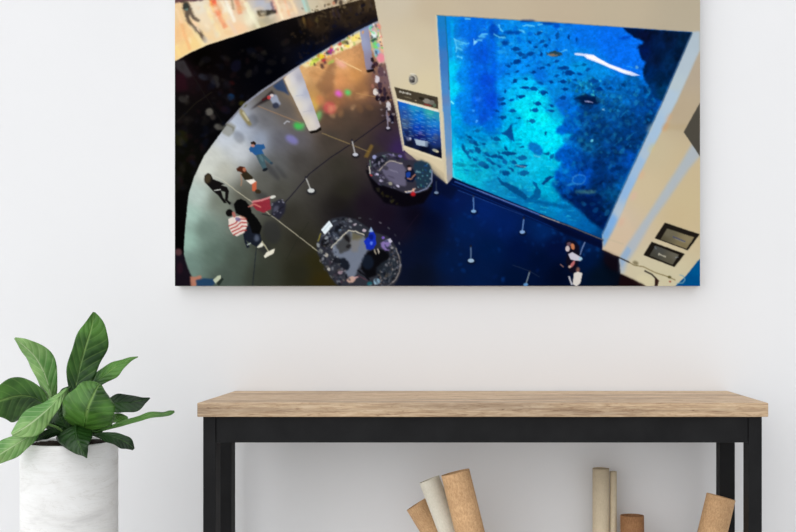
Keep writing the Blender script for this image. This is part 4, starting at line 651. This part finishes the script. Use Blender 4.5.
# ---------------------------------------------------------------- the canvas print
YF = -.034
c0 = at(175, 286, YF); c1 = at(700, -46, YF)
pic = empty('canvas_print', ((c0.x+c1.x)/2, 0, c0.z), 'large frameless canvas print of a blue aquarium hall hanging above the table', 'wall art')
bm = bmesh.new(); box(bm, (c0.x, YF, c0.z), (c1.x, -.002, c1.z)); link_bm('stretched_canvas', bm, mat_plain('canvas_edge', (205, 203, 198), .9, .1, .03), pic)
def srgb_lin(a): return np.where(a <= .04045, a/12.92, ((a+.055)/1.055)**2.4)
me = bpy.data.meshes.new('printed_picture')
gx = c0.x+(c1.x-c0.x)*np.linspace(0, 1, PW); gz = c1.z+(c0.z-c1.z)*np.linspace(0, 1, PH)
co = np.empty((PH, PW, 3), np.float32); co[..., 0] = gx[None, :]; co[..., 1] = YF-.0006; co[..., 2] = gz[:, None]
me.vertices.add(PW*PH); me.vertices.foreach_set('co', co.ravel())
ii = (np.arange(PH-1)[:, None]*PW+np.arange(PW-1)[None, :]).ravel()
quads = np.stack([ii, ii+PW, ii+PW+1, ii+1], 1).astype(np.int32)
nq = len(quads); me.loops.add(nq*4); me.loops.foreach_set('vertex_index', quads.ravel())
me.polygons.add(nq); me.polygons.foreach_set('loop_start', np.arange(0, nq*4, 4, dtype=np.int32))
me.update(calc_edges=True); me.validate()
ca = me.color_attributes.new('ink', 'FLOAT_COLOR', 'POINT')
rgba = np.ones((PH, PW, 4), np.float32); rgba[..., :3] = np.clip(srgb_lin(IMG)*INK_GAIN, 0, .95)
ca.data.foreach_set('color', rgba.ravel())
pm, nt, b = new_mat('printed_ink', .7, .0); an = nt.nodes.new('ShaderNodeAttribute'); an.attribute_name = 'ink'
nt.links.new(an.outputs['Color'], b.inputs['Base Color']); me.materials.append(pm)
po = bpy.data.objects.new('printed_picture', me); col.objects.link(po); po.parent = pic; po.matrix_parent_inverse = Matrix.Translation(-pic.location)

# ---------------------------------------------------------------- console table
tb = empty('console_table', (.026, -.17, 0), 'long console table with pale oak top and black steel legs', 'table')
YT0, YT1 = -.352, -.004; ZT = at(0, 402.9, -.352).z; XL, XR = at(197, 403, YT0).x, at(768.5, 403, YT0).x
bm = bmesh.new(); box(bm, (XL, YT0, ZT-.0345), (XR, YT1, ZT)); link_bm('tabletop', bm, WOOD, tb, bevel=.002)
ZB = ZT-.0347; YL = -.343; LW = .0445
xa = at(203, 0, YL).x; xb = at(762, 0, YL).x
def leg(x0, x1, y0, y1):
    bm = bmesh.new(); box(bm, (x0, y0, 0), (x1, y1, ZB)); link_bm('leg', bm, BLACK, tb, bevel=.0012)
LXL = at(220.6, 0, YL+LW).x; LXR = at(743.2, 0, YL+LW).x      # inner faces of the front legs
leg(xa, LXL, YL, YL+LW); leg(LXR, xb, YL, YL+LW)
YR = -.126; leg(at(219, 0, YR).x, at(235.3, 0, YR+.04).x, YR, YR+.04); leg(at(716, 0, YR+.04).x, at(735, 0, YR).x, YR, YR+.04)
ZR = at(0, 442.6, YL+.003).z
def rail(name, a, c):
    bm = bmesh.new(); box(bm, a, c); link_bm(name, bm, BLACK, tb, bevel=.001)
rail('front_rail', (LXL+.0006, YL+.003, ZR), (LXR-.0006, YL+.036, ZB))
xl2 = at(235.3, 0, YR+.04).x; xr2 = at(716, 0, YR+.04).x
rail('rear_rail', (xl2+.0006, YR+.006, ZR+.006), (xr2-.0006, YR+.036, ZB))
rail('side_rail', (xa+.004, YL+LW+.0006, ZR+.006), (xa+.034, YR-.0006, ZB))
rail('side_rail', (xb-.034, YL+LW+.0006, ZR+.006), (xb-.004, YR-.0006, ZB))

# ---------------------------------------------------------------- tubes and rolls under the table
def tube(name, top, low, ytop, ybot, wpx, wall, mat, label, cat, group, inner=None):
    """hollow tube: axis through two picture points, standing on the floor"""
    p = at(*top, ytop); q0 = at(*low, ytop); d0 = (q0-p)       # direction in the plane
    t = p.z/(-d0.z); foot = Vector((p.x+d0.x*t, ybot, 0))
    ax = (foot-p).normalized(); r = wpx*mpp(ytop)/2; L = (foot-p).length
    drop = r*math.sqrt(max(0, 1-ax.z**2)); L -= drop/abs(ax.z)   # the lowest edge of the cut end rests on the floor
    u = ax.cross(Vector((0, 1, 0))).normalized(); v = ax.cross(u)
    n = 48; bm = bmesh.new()
    def R(rad, dist): return [p+ax*dist+u*(rad*math.cos(2*math.pi*k/n))+v*(rad*math.sin(2*math.pi*k/n)) for k in range(n)]
    ring_surface(bm, [R(r-wall, L), R(r, L), R(r, .0006), R(r-.0006, 0), R(r-wall+.0005, 0), R(r-wall, .0006), R(r-wall, L)])
    bmesh.ops.remove_doubles(bm, verts=bm.verts, dist=1e-6); bmesh.ops.recalc_face_normals(bm, faces=bm.faces)
    # local space whose z runs along the tube so that the paper grain follows it
    rot = ax.to_track_quat('-Z', 'Y').to_matrix().to_4x4(); base = foot; Mx = Matrix.Translation(base) @ rot
    bm.transform(Mx.inverted())
    o = link_bm(name, bm, mat, None, smooth=True)
    o.matrix_world = Mx
    for pl in o.data.polygons: pl.use_smooth = True
    md = o.modifiers.new('edge', 'EDGE_SPLIT'); md.split_angle = math.radians(40)
    return tag(o, label, cat, group)
tube('cardboard_tube', (417.2, 503.6), (434.5, 531), -.105, -.165, 24.5, .003, KRAFT, 'brown kraft cardboard tube leaning furthest left, lowest of the three leaning tubes under the table', 'tube', 'leaning tubes under the table')
tube('cardboard_tube', (429.2, 479.2), (449.5, 531), -.19, -.25, 21, .002, CREAM, 'cream white paper tube leaning between two brown cardboard tubes', 'tube', 'leaning tubes under the table')
tube('cardboard_tube', (455.2, 472.2), (470.2, 532), -.265, -.325, 29, .003, KRAFT, 'wide speckled brown cardboard tube leaning to the right of the cream white tube', 'tube', 'leaning tubes under the table')
tube('cardboard_tube', (632, 515.2), (632, 532), -.10, -.14, 23.5, .0035, KRAFT_DARK, 'short upright dark brown cardboard tube right of the pale paper rolls', 'tube', 'upright tubes by the wall')
tube('cardboard_tube', (721, 496.6), (711.8, 531), -.185, -.235, 28.6, .003, KRAFT, 'tan cardboard tube leaning right in front of the rear right table leg', 'tube', 'leaning tubes under the table')
def roll(top, wpx, y, label, turns=4):
    p = at(top[0], top[1], y); r = wpx*mpp(y)/2; n = 40*turns; bm = bmesh.new(); a = []
    for k in range(n+1):
        t = k/n; ang = 2*math.pi*turns*t+.4; rad = r*(.45+.55*t)
        a.append((p.x+rad*math.cos(ang), p.y+rad*math.sin(ang)))
    lo = [bm.verts.new((x, yy, 0)) for x, yy in a]; hi = [bm.verts.new((x, yy, p.z)) for x, yy in a]
    for k in range(n): bm.faces.new((lo[k], lo[k+1], hi[k+1], hi[k]))
    o = link_bm('paper_roll', bm, BEIGE, None, smooth=True)
    s = o.modifiers.new('thickness', 'SOLIDIFY'); s.thickness = .0008
    return tag(o, label, 'paper roll', 'pale paper rolls by the wall')
roll((600.6, 468.4), 17.5, -.075, 'wide beige paper roll standing upright against the wall')
roll((613.0, 471.4), 7.5, -.072, 'thin beige paper roll standing upright at the right side of the wider roll', 3)

# ---------------------------------------------------------------- potted plant
PYC = -.42; PC = at(69.7, 441, PYC); PR = 46.4*mpp(PYC); ZP = PC.z; KY = .8
plant = empty('potted_plant', (PC.x, PYC, 0), 'broad-leaved green plant in a tall white cylindrical planter left of the table', 'plant')
bm = bmesh.new(); n = 96
def PRg(r, z): return [Vector((PC.x+r*math.cos(2*math.pi*k/n), PYC+KY*r*math.sin(2*math.pi*k/n), z)) for k in range(n)]
ring_surface(bm, [PRg(PR-.006, .0), PRg(PR, .006), PRg(PR, ZP*.5), PRg(PR, ZP-.003), PRg(PR-.003, ZP), PRg(PR-.009, ZP), PRg(PR-.012, ZP-.003), PRg(PR-.012, ZP-.08)], True, False)
bmesh.ops.recalc_face_normals(bm, faces=bm.faces); link_bm('planter', bm, POT, plant, smooth=True)
bm = bmesh.new(); rings = []
for q in range(9):
    r = (PR-.013)*q/8
    rings.append([Vector((v.x, v.y, v.z+random.uniform(-.002, .002)+.004*(1-q/8))) for v in PRg(max(r, .001), ZP-.007)])
ring_surface(bm, rings); link_bm('soil', bm, SOIL, plant, smooth=True)

CROWN = at(72, 441, PYC)
def smooth_path(vals, m):
    """Catmull-Rom through the rows of vals, m samples"""
    v = np.array(vals, float); k = len(v); out = []
    for t in np.linspace(0, k-1, m):
        i = min(int(t), k-2); f = t-i
        p0 = v[max(i-1, 0)]; p1 = v[i]; p2 = v[i+1]; p3 = v[min(i+2, k-1)]
        out.append(.5*((2*p1)+(-p0+p2)*f+(2*p0-5*p1+4*p2-p3)*f*f+(-p0+3*p1-3*p2+p3)*f**3))
    return np.array(out)
def make_leaf(rows, mat, tiltl=0, tiltr=0, cup=.0, wave=0.0, wk=3.0, stalk=None, seed=0, label=None):
    """rows: px, py, depth, width on the left of the midrib, width on its right (pixels), stalk end to tip.
    tiltl / tiltr: how far the left / right margin lies behind (+) or in front (-) of the midrib, per unit of width"""
    m, w = 40, 14
    R = smooth_path(rows, m); bm = bmesh.new(); uvl = bm.loops.layers.uv.new('UVMap')
    r = random.Random(seed); ph = r.uniform(0, 6); grid = []
    for i in range(m):
        x, y, dy, wl, wr = R[i]; wl = max(wl, .35); wr = max(wr, .35)
        a = R[max(i-1, 0)]; c = R[min(i+1, m-1)]; dx, dyy = c[0]-a[0], c[1]-a[1]; d = math.hypot(dx, dyy) or 1
        nx, ny = dyy/d, -dx/d; row = []; u = i/(m-1)
        wl *= 1+.055*math.sin(u*19+ph*2); wr *= 1+.055*math.sin(u*17+ph*3+1)
        for j in range(w+1):
            s = -1+2*j/w                       # -1 left margin, +1 right margin
            wd = wl if s < 0 else wr; off = -s*wd; tl = (tiltl if s < 0 else tiltr)
            depth = dy+abs(s)*wd*mpp(dy)*tl + cup*(abs(s)**2)*wd*mpp(dy)
            depth += 1.8*wave*mpp(dy)*abs(s)**1.5*math.sin(u*math.pi*2*wk+ph+(1.6 if s > 0 else 0))*min(1, wd/5)
            row.append(bm.verts.new(at(x+nx*off, y+ny*off, depth)))
        grid.append(row)
    for i in range(m-1):
        for j in range(w):
            f = bm.faces.new((grid[i][j], grid[i][j+1], grid[i+1][j+1], grid[i+1][j]))
            for lp, (a, c) in zip(f.loops, ((i, j), (i, j+1), (i+1, j+1), (i+1, j))): lp[uvl].uv = (a/(m-1), c/w)
    # stalk and midrib ridge
    p0 = at(R[0][0], R[0][1], R[0][2]); s0 = stalk or CROWN; n = 8
    pts = [s0.lerp(p0, t)+Vector((0, 0, .012*math.sin(t*math.pi))) for t in (0, .25, .5, .75, 1)]+[at(R[k][0], R[k][1], R[k][2]+.0012) for k in (4, 9, 15, 22, 30)]
    rad = [.0030, .0028, .0026, .0025, .0024, .0021, .0018, .0014, .001, .0006]; rings = []
    for k, p in enumerate(pts):
        t = (pts[min(k+1, len(pts)-1)]-pts[max(k-1, 0)]).normalized(); u_ = t.orthogonal().normalized(); v_ = t.cross(u_)
        if rings:
            pr = prev_u-t*prev_u.dot(t)
            if pr.length > 1e-6: u_ = pr.normalized(); v_ = t.cross(u_)
        prev_u = u_
        rings.append([p+u_*(rad[k]*math.cos(2*math.pi*q/n))+v_*(rad[k]*math.sin(2*math.pi*q/n)) for q in range(n)])
    ring_surface(bm, rings, True, True)
    o = link_bm('leaf', bm, mat, plant, smooth=True)
    s = o.modifiers.new('thickness', 'SOLIDIFY'); s.thickness = .0007; s.offset = 0
    if label: o['label'] = label
    return o
Y0 = PYC
# big upright leaf
make_leaf([(74, 398, Y0, 1.5, 2), (76.5, 382, Y0+.01, 10, 12), (81, 362, Y0+.03, 12.5, 19), (87, 342, Y0+.05, 12, 21), (92, 325, Y0+.065, 8, 15), (93.5, 312, Y0+.07, .5, 1.5)], LEAF, -.5, .35, 0, 1.2, 1.6, seed=1, label='tall upright leaf')
# pale leaf leaning to the upper left
make_leaf([(53, 406, Y0, 1, 1.5), (49.5, 390, Y0-.02, 7.5, 8), (43, 371, Y0-.03, 9, 15), (34, 356, Y0-.035, 8, 14.5), (24, 346, Y0-.04, 5, 8), (14.5, 338.5, Y0-.04, .5, 1.5)], LEAF_LIGHT, .5, .7, 0, 1.5, 2, seed=2, label='pale leaf leaning up to the left')
# broad left leaf
make_leaf([(48, 407, Y0, .8, .8), (37, 399, Y0-.01, 9, 11), (22, 396, Y0-.02, 22, 19), (5, 399, Y0-.03, 23, 15.5), (-8, 404, Y0-.035, 14, 9), (-19, 409, Y0-.04, .5, .5)], LEAF, .8, -.2, 0, 1.2, 2, seed=3)
# extra leaves inside, their dark colour stands in for shade between the leaves
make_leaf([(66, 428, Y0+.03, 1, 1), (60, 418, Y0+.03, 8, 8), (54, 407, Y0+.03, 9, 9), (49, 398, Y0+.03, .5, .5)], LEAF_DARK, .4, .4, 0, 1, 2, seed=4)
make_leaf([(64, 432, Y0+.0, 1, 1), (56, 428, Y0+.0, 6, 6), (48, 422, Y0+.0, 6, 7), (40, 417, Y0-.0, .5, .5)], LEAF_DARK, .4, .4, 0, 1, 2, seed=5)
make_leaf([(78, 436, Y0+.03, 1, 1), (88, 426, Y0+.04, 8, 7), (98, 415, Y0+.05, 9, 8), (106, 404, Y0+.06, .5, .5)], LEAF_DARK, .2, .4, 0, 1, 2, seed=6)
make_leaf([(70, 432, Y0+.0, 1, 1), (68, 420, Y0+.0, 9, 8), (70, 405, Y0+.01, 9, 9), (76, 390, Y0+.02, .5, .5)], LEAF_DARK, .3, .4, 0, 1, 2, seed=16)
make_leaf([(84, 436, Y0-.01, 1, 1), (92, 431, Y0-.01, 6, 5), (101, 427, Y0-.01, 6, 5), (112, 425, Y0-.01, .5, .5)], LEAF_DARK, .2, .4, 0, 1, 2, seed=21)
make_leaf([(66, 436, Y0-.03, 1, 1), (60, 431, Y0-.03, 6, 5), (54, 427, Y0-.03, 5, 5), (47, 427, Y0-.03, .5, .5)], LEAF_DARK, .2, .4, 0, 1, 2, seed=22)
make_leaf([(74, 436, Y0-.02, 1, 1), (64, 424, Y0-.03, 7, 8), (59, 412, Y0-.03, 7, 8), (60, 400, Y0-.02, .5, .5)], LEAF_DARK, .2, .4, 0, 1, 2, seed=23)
# right upper leaf
make_leaf([(80, 394, Y0+.02, 1, 1.5), (90, 386, Y0+.02, 6, 6), (102, 377, Y0+.02, 7.5, 7), (113, 368.5, Y0+.02, 6, 9), (122, 363, Y0+.02, 3.5, 5.5), (130, 359.5, Y0+.015, 2.2, 2.2), (138, 356.8, Y0+.01, .4, .4)], LEAF, 1.2, -.5, 0, 1.4, 2, seed=7)
# right leaf
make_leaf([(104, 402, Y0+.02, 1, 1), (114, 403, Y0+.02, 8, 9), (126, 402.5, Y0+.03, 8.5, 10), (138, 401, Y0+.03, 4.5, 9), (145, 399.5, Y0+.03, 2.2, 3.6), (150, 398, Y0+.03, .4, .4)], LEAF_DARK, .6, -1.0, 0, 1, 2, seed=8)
# small leaf under it
make_leaf([(99, 425, Y0+.01, .6, .6), (108, 420, Y0+.01, 4, 4), (118, 417, Y0+.01, 4, 5), (128, 417.5, Y0+.01, .8, 1.2)], LEAF, .8, -.8, 0, 1, 2, seed=9)
# long narrow leaf reaching right
make_leaf([(97, 432, Y0-.01, .8, .8), (108, 428, Y0-.01, 1.3, 1.6), (122, 423.5, Y0-.01, 2.8, 2.6), (138, 419, Y0-.01, 2.6, 2.6), (150, 415.3, Y0-.01, 3.6, 2.6), (163, 414, Y0-.01, 1.8, 2.8), (170, 412.5, Y0-.01, 2.2, 2.6), (174.5, 411.5, Y0-.01, .8, .8)], LEAF, 1.2, -1.4, 0, 1, 2.5, seed=10, label='long narrow leaf reaching right')
# low dark leaf at the right rim
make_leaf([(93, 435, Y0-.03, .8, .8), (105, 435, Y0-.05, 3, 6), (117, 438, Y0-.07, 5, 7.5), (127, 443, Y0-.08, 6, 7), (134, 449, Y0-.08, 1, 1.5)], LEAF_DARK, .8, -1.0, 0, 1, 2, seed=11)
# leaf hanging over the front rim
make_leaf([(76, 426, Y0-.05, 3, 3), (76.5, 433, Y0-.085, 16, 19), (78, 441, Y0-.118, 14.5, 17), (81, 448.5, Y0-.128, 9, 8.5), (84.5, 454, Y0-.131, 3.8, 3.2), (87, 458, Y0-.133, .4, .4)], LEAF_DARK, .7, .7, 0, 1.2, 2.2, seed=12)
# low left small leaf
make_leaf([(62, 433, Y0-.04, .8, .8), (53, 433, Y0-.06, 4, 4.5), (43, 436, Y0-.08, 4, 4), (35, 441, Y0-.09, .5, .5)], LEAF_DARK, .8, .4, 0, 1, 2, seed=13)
# pale leaf falling to the left, and the lowest left one
make_leaf([(67, 389, Y0-.05, 1.5, 1.5), (60, 396, Y0-.07, 5, 3.5), (51, 406, Y0-.09, 8, 7), (40, 416, Y0-.11, 12, 11.5), (27, 426, Y0-.12, 13, 12), (12, 435, Y0-.13, 1, 2)], LEAF_LIGHT, .2, .8, 0, 1.5, 2, seed=14, label='pale leaf folding down over the left side')
make_leaf([(42, 424, Y0-.08, 1, 1), (30, 435, Y0-.10, 8, 7), (16, 444, Y0-.11, 11, 9), (2, 453, Y0-.12, 10, 11), (-10, 460, Y0-.13, 6, 6), (-20, 466, Y0-.13, .5, .5)], LEAF_LIGHT, .2, .7, 0, 1.2, 2, seed=15, label='pale leaf hanging lowest at the left')
# round leaf facing the room
make_leaf([(83, 430, Y0-.035, 6, 5), (85, 421, Y0-.075, 23, 24), (88, 408, Y0-.115, 24.5, 28), (93, 396, Y0-.105, 20, 23), (97, 388, Y0-.075, 13, 13), (100, 384, Y0-.05, 2, 3)], LEAF, .45, .25, 0, .6, 2, seed=17, label='round leaf facing the room')
# small curled young leaf
make_leaf([(58, 404, Y0-.03, 1, 1), (61, 397, Y0-.035, 4, 5), (66, 391, Y0-.035, 4, 5), (71, 386, Y0-.03, .5, .5)], LEAF, .5, .5, 0, .6, 2, seed=18)

# ---------------------------------------------------------------- light
def area(name, loc, target, size, power, colr=(1, 1, 1), sy=None):
    l = bpy.data.lights.new(name, 'AREA'); l.size = size; l.energy = power; l.color = colr
    if sy: l.shape = 'RECTANGLE'; l.size_y = sy
    o = bpy.data.objects.new(name, l); col.objects.link(o); o.location = loc
    o.rotation_euler = (Vector(target)-Vector(loc)).to_track_quat('-Z', 'Y').to_euler(); return o
area('window_daylight', (-2.1, -3.7, 2.2), (0, 0, .9), 2.2, KEY, (1.0, .995, .985), 1.8)
w = bpy.data.worlds.new('world'); scene.world = w; w.use_nodes = True
nt = w.node_tree; bg = nt.nodes['Background']
# the bright room around: lighter towards its window side on the left
tc = nt.nodes.new('ShaderNodeTexCoord'); sp = nt.nodes.new('ShaderNodeSeparateXYZ'); nt.links.new(tc.outputs['Generated'], sp.inputs[0])
mr = nt.nodes.new('ShaderNodeMapRange'); mr.inputs['From Min'].default_value = -1; mr.inputs['From Max'].default_value = 1
mr.inputs['To Min'].default_value = SKY*1.65; mr.inputs['To Max'].default_value = SKY*.35
up = nt.nodes.new('ShaderNodeMath'); up.operation = 'MULTIPLY_ADD'; up.inputs[1].default_value = .6; up.inputs[2].default_value = .9
nt.links.new(sp.outputs[2], up.inputs[0]); mu = nt.nodes.new('ShaderNodeMath'); mu.operation = 'MULTIPLY'
nt.links.new(sp.outputs[0], mr.inputs['Value']); nt.links.new(mr.outputs[0], mu.inputs[0]); nt.links.new(up.outputs[0], mu.inputs[1]); nt.links.new(mu.outputs[0], bg.inputs[1]); bg.inputs[0].default_value = (.975, .985, 1, 1)

vs = scene.view_settings; vs.view_transform = 'Standard'; vs.look = 'None'; vs.gamma = 1; vs.exposure = 0; vs.use_curve_mapping = False
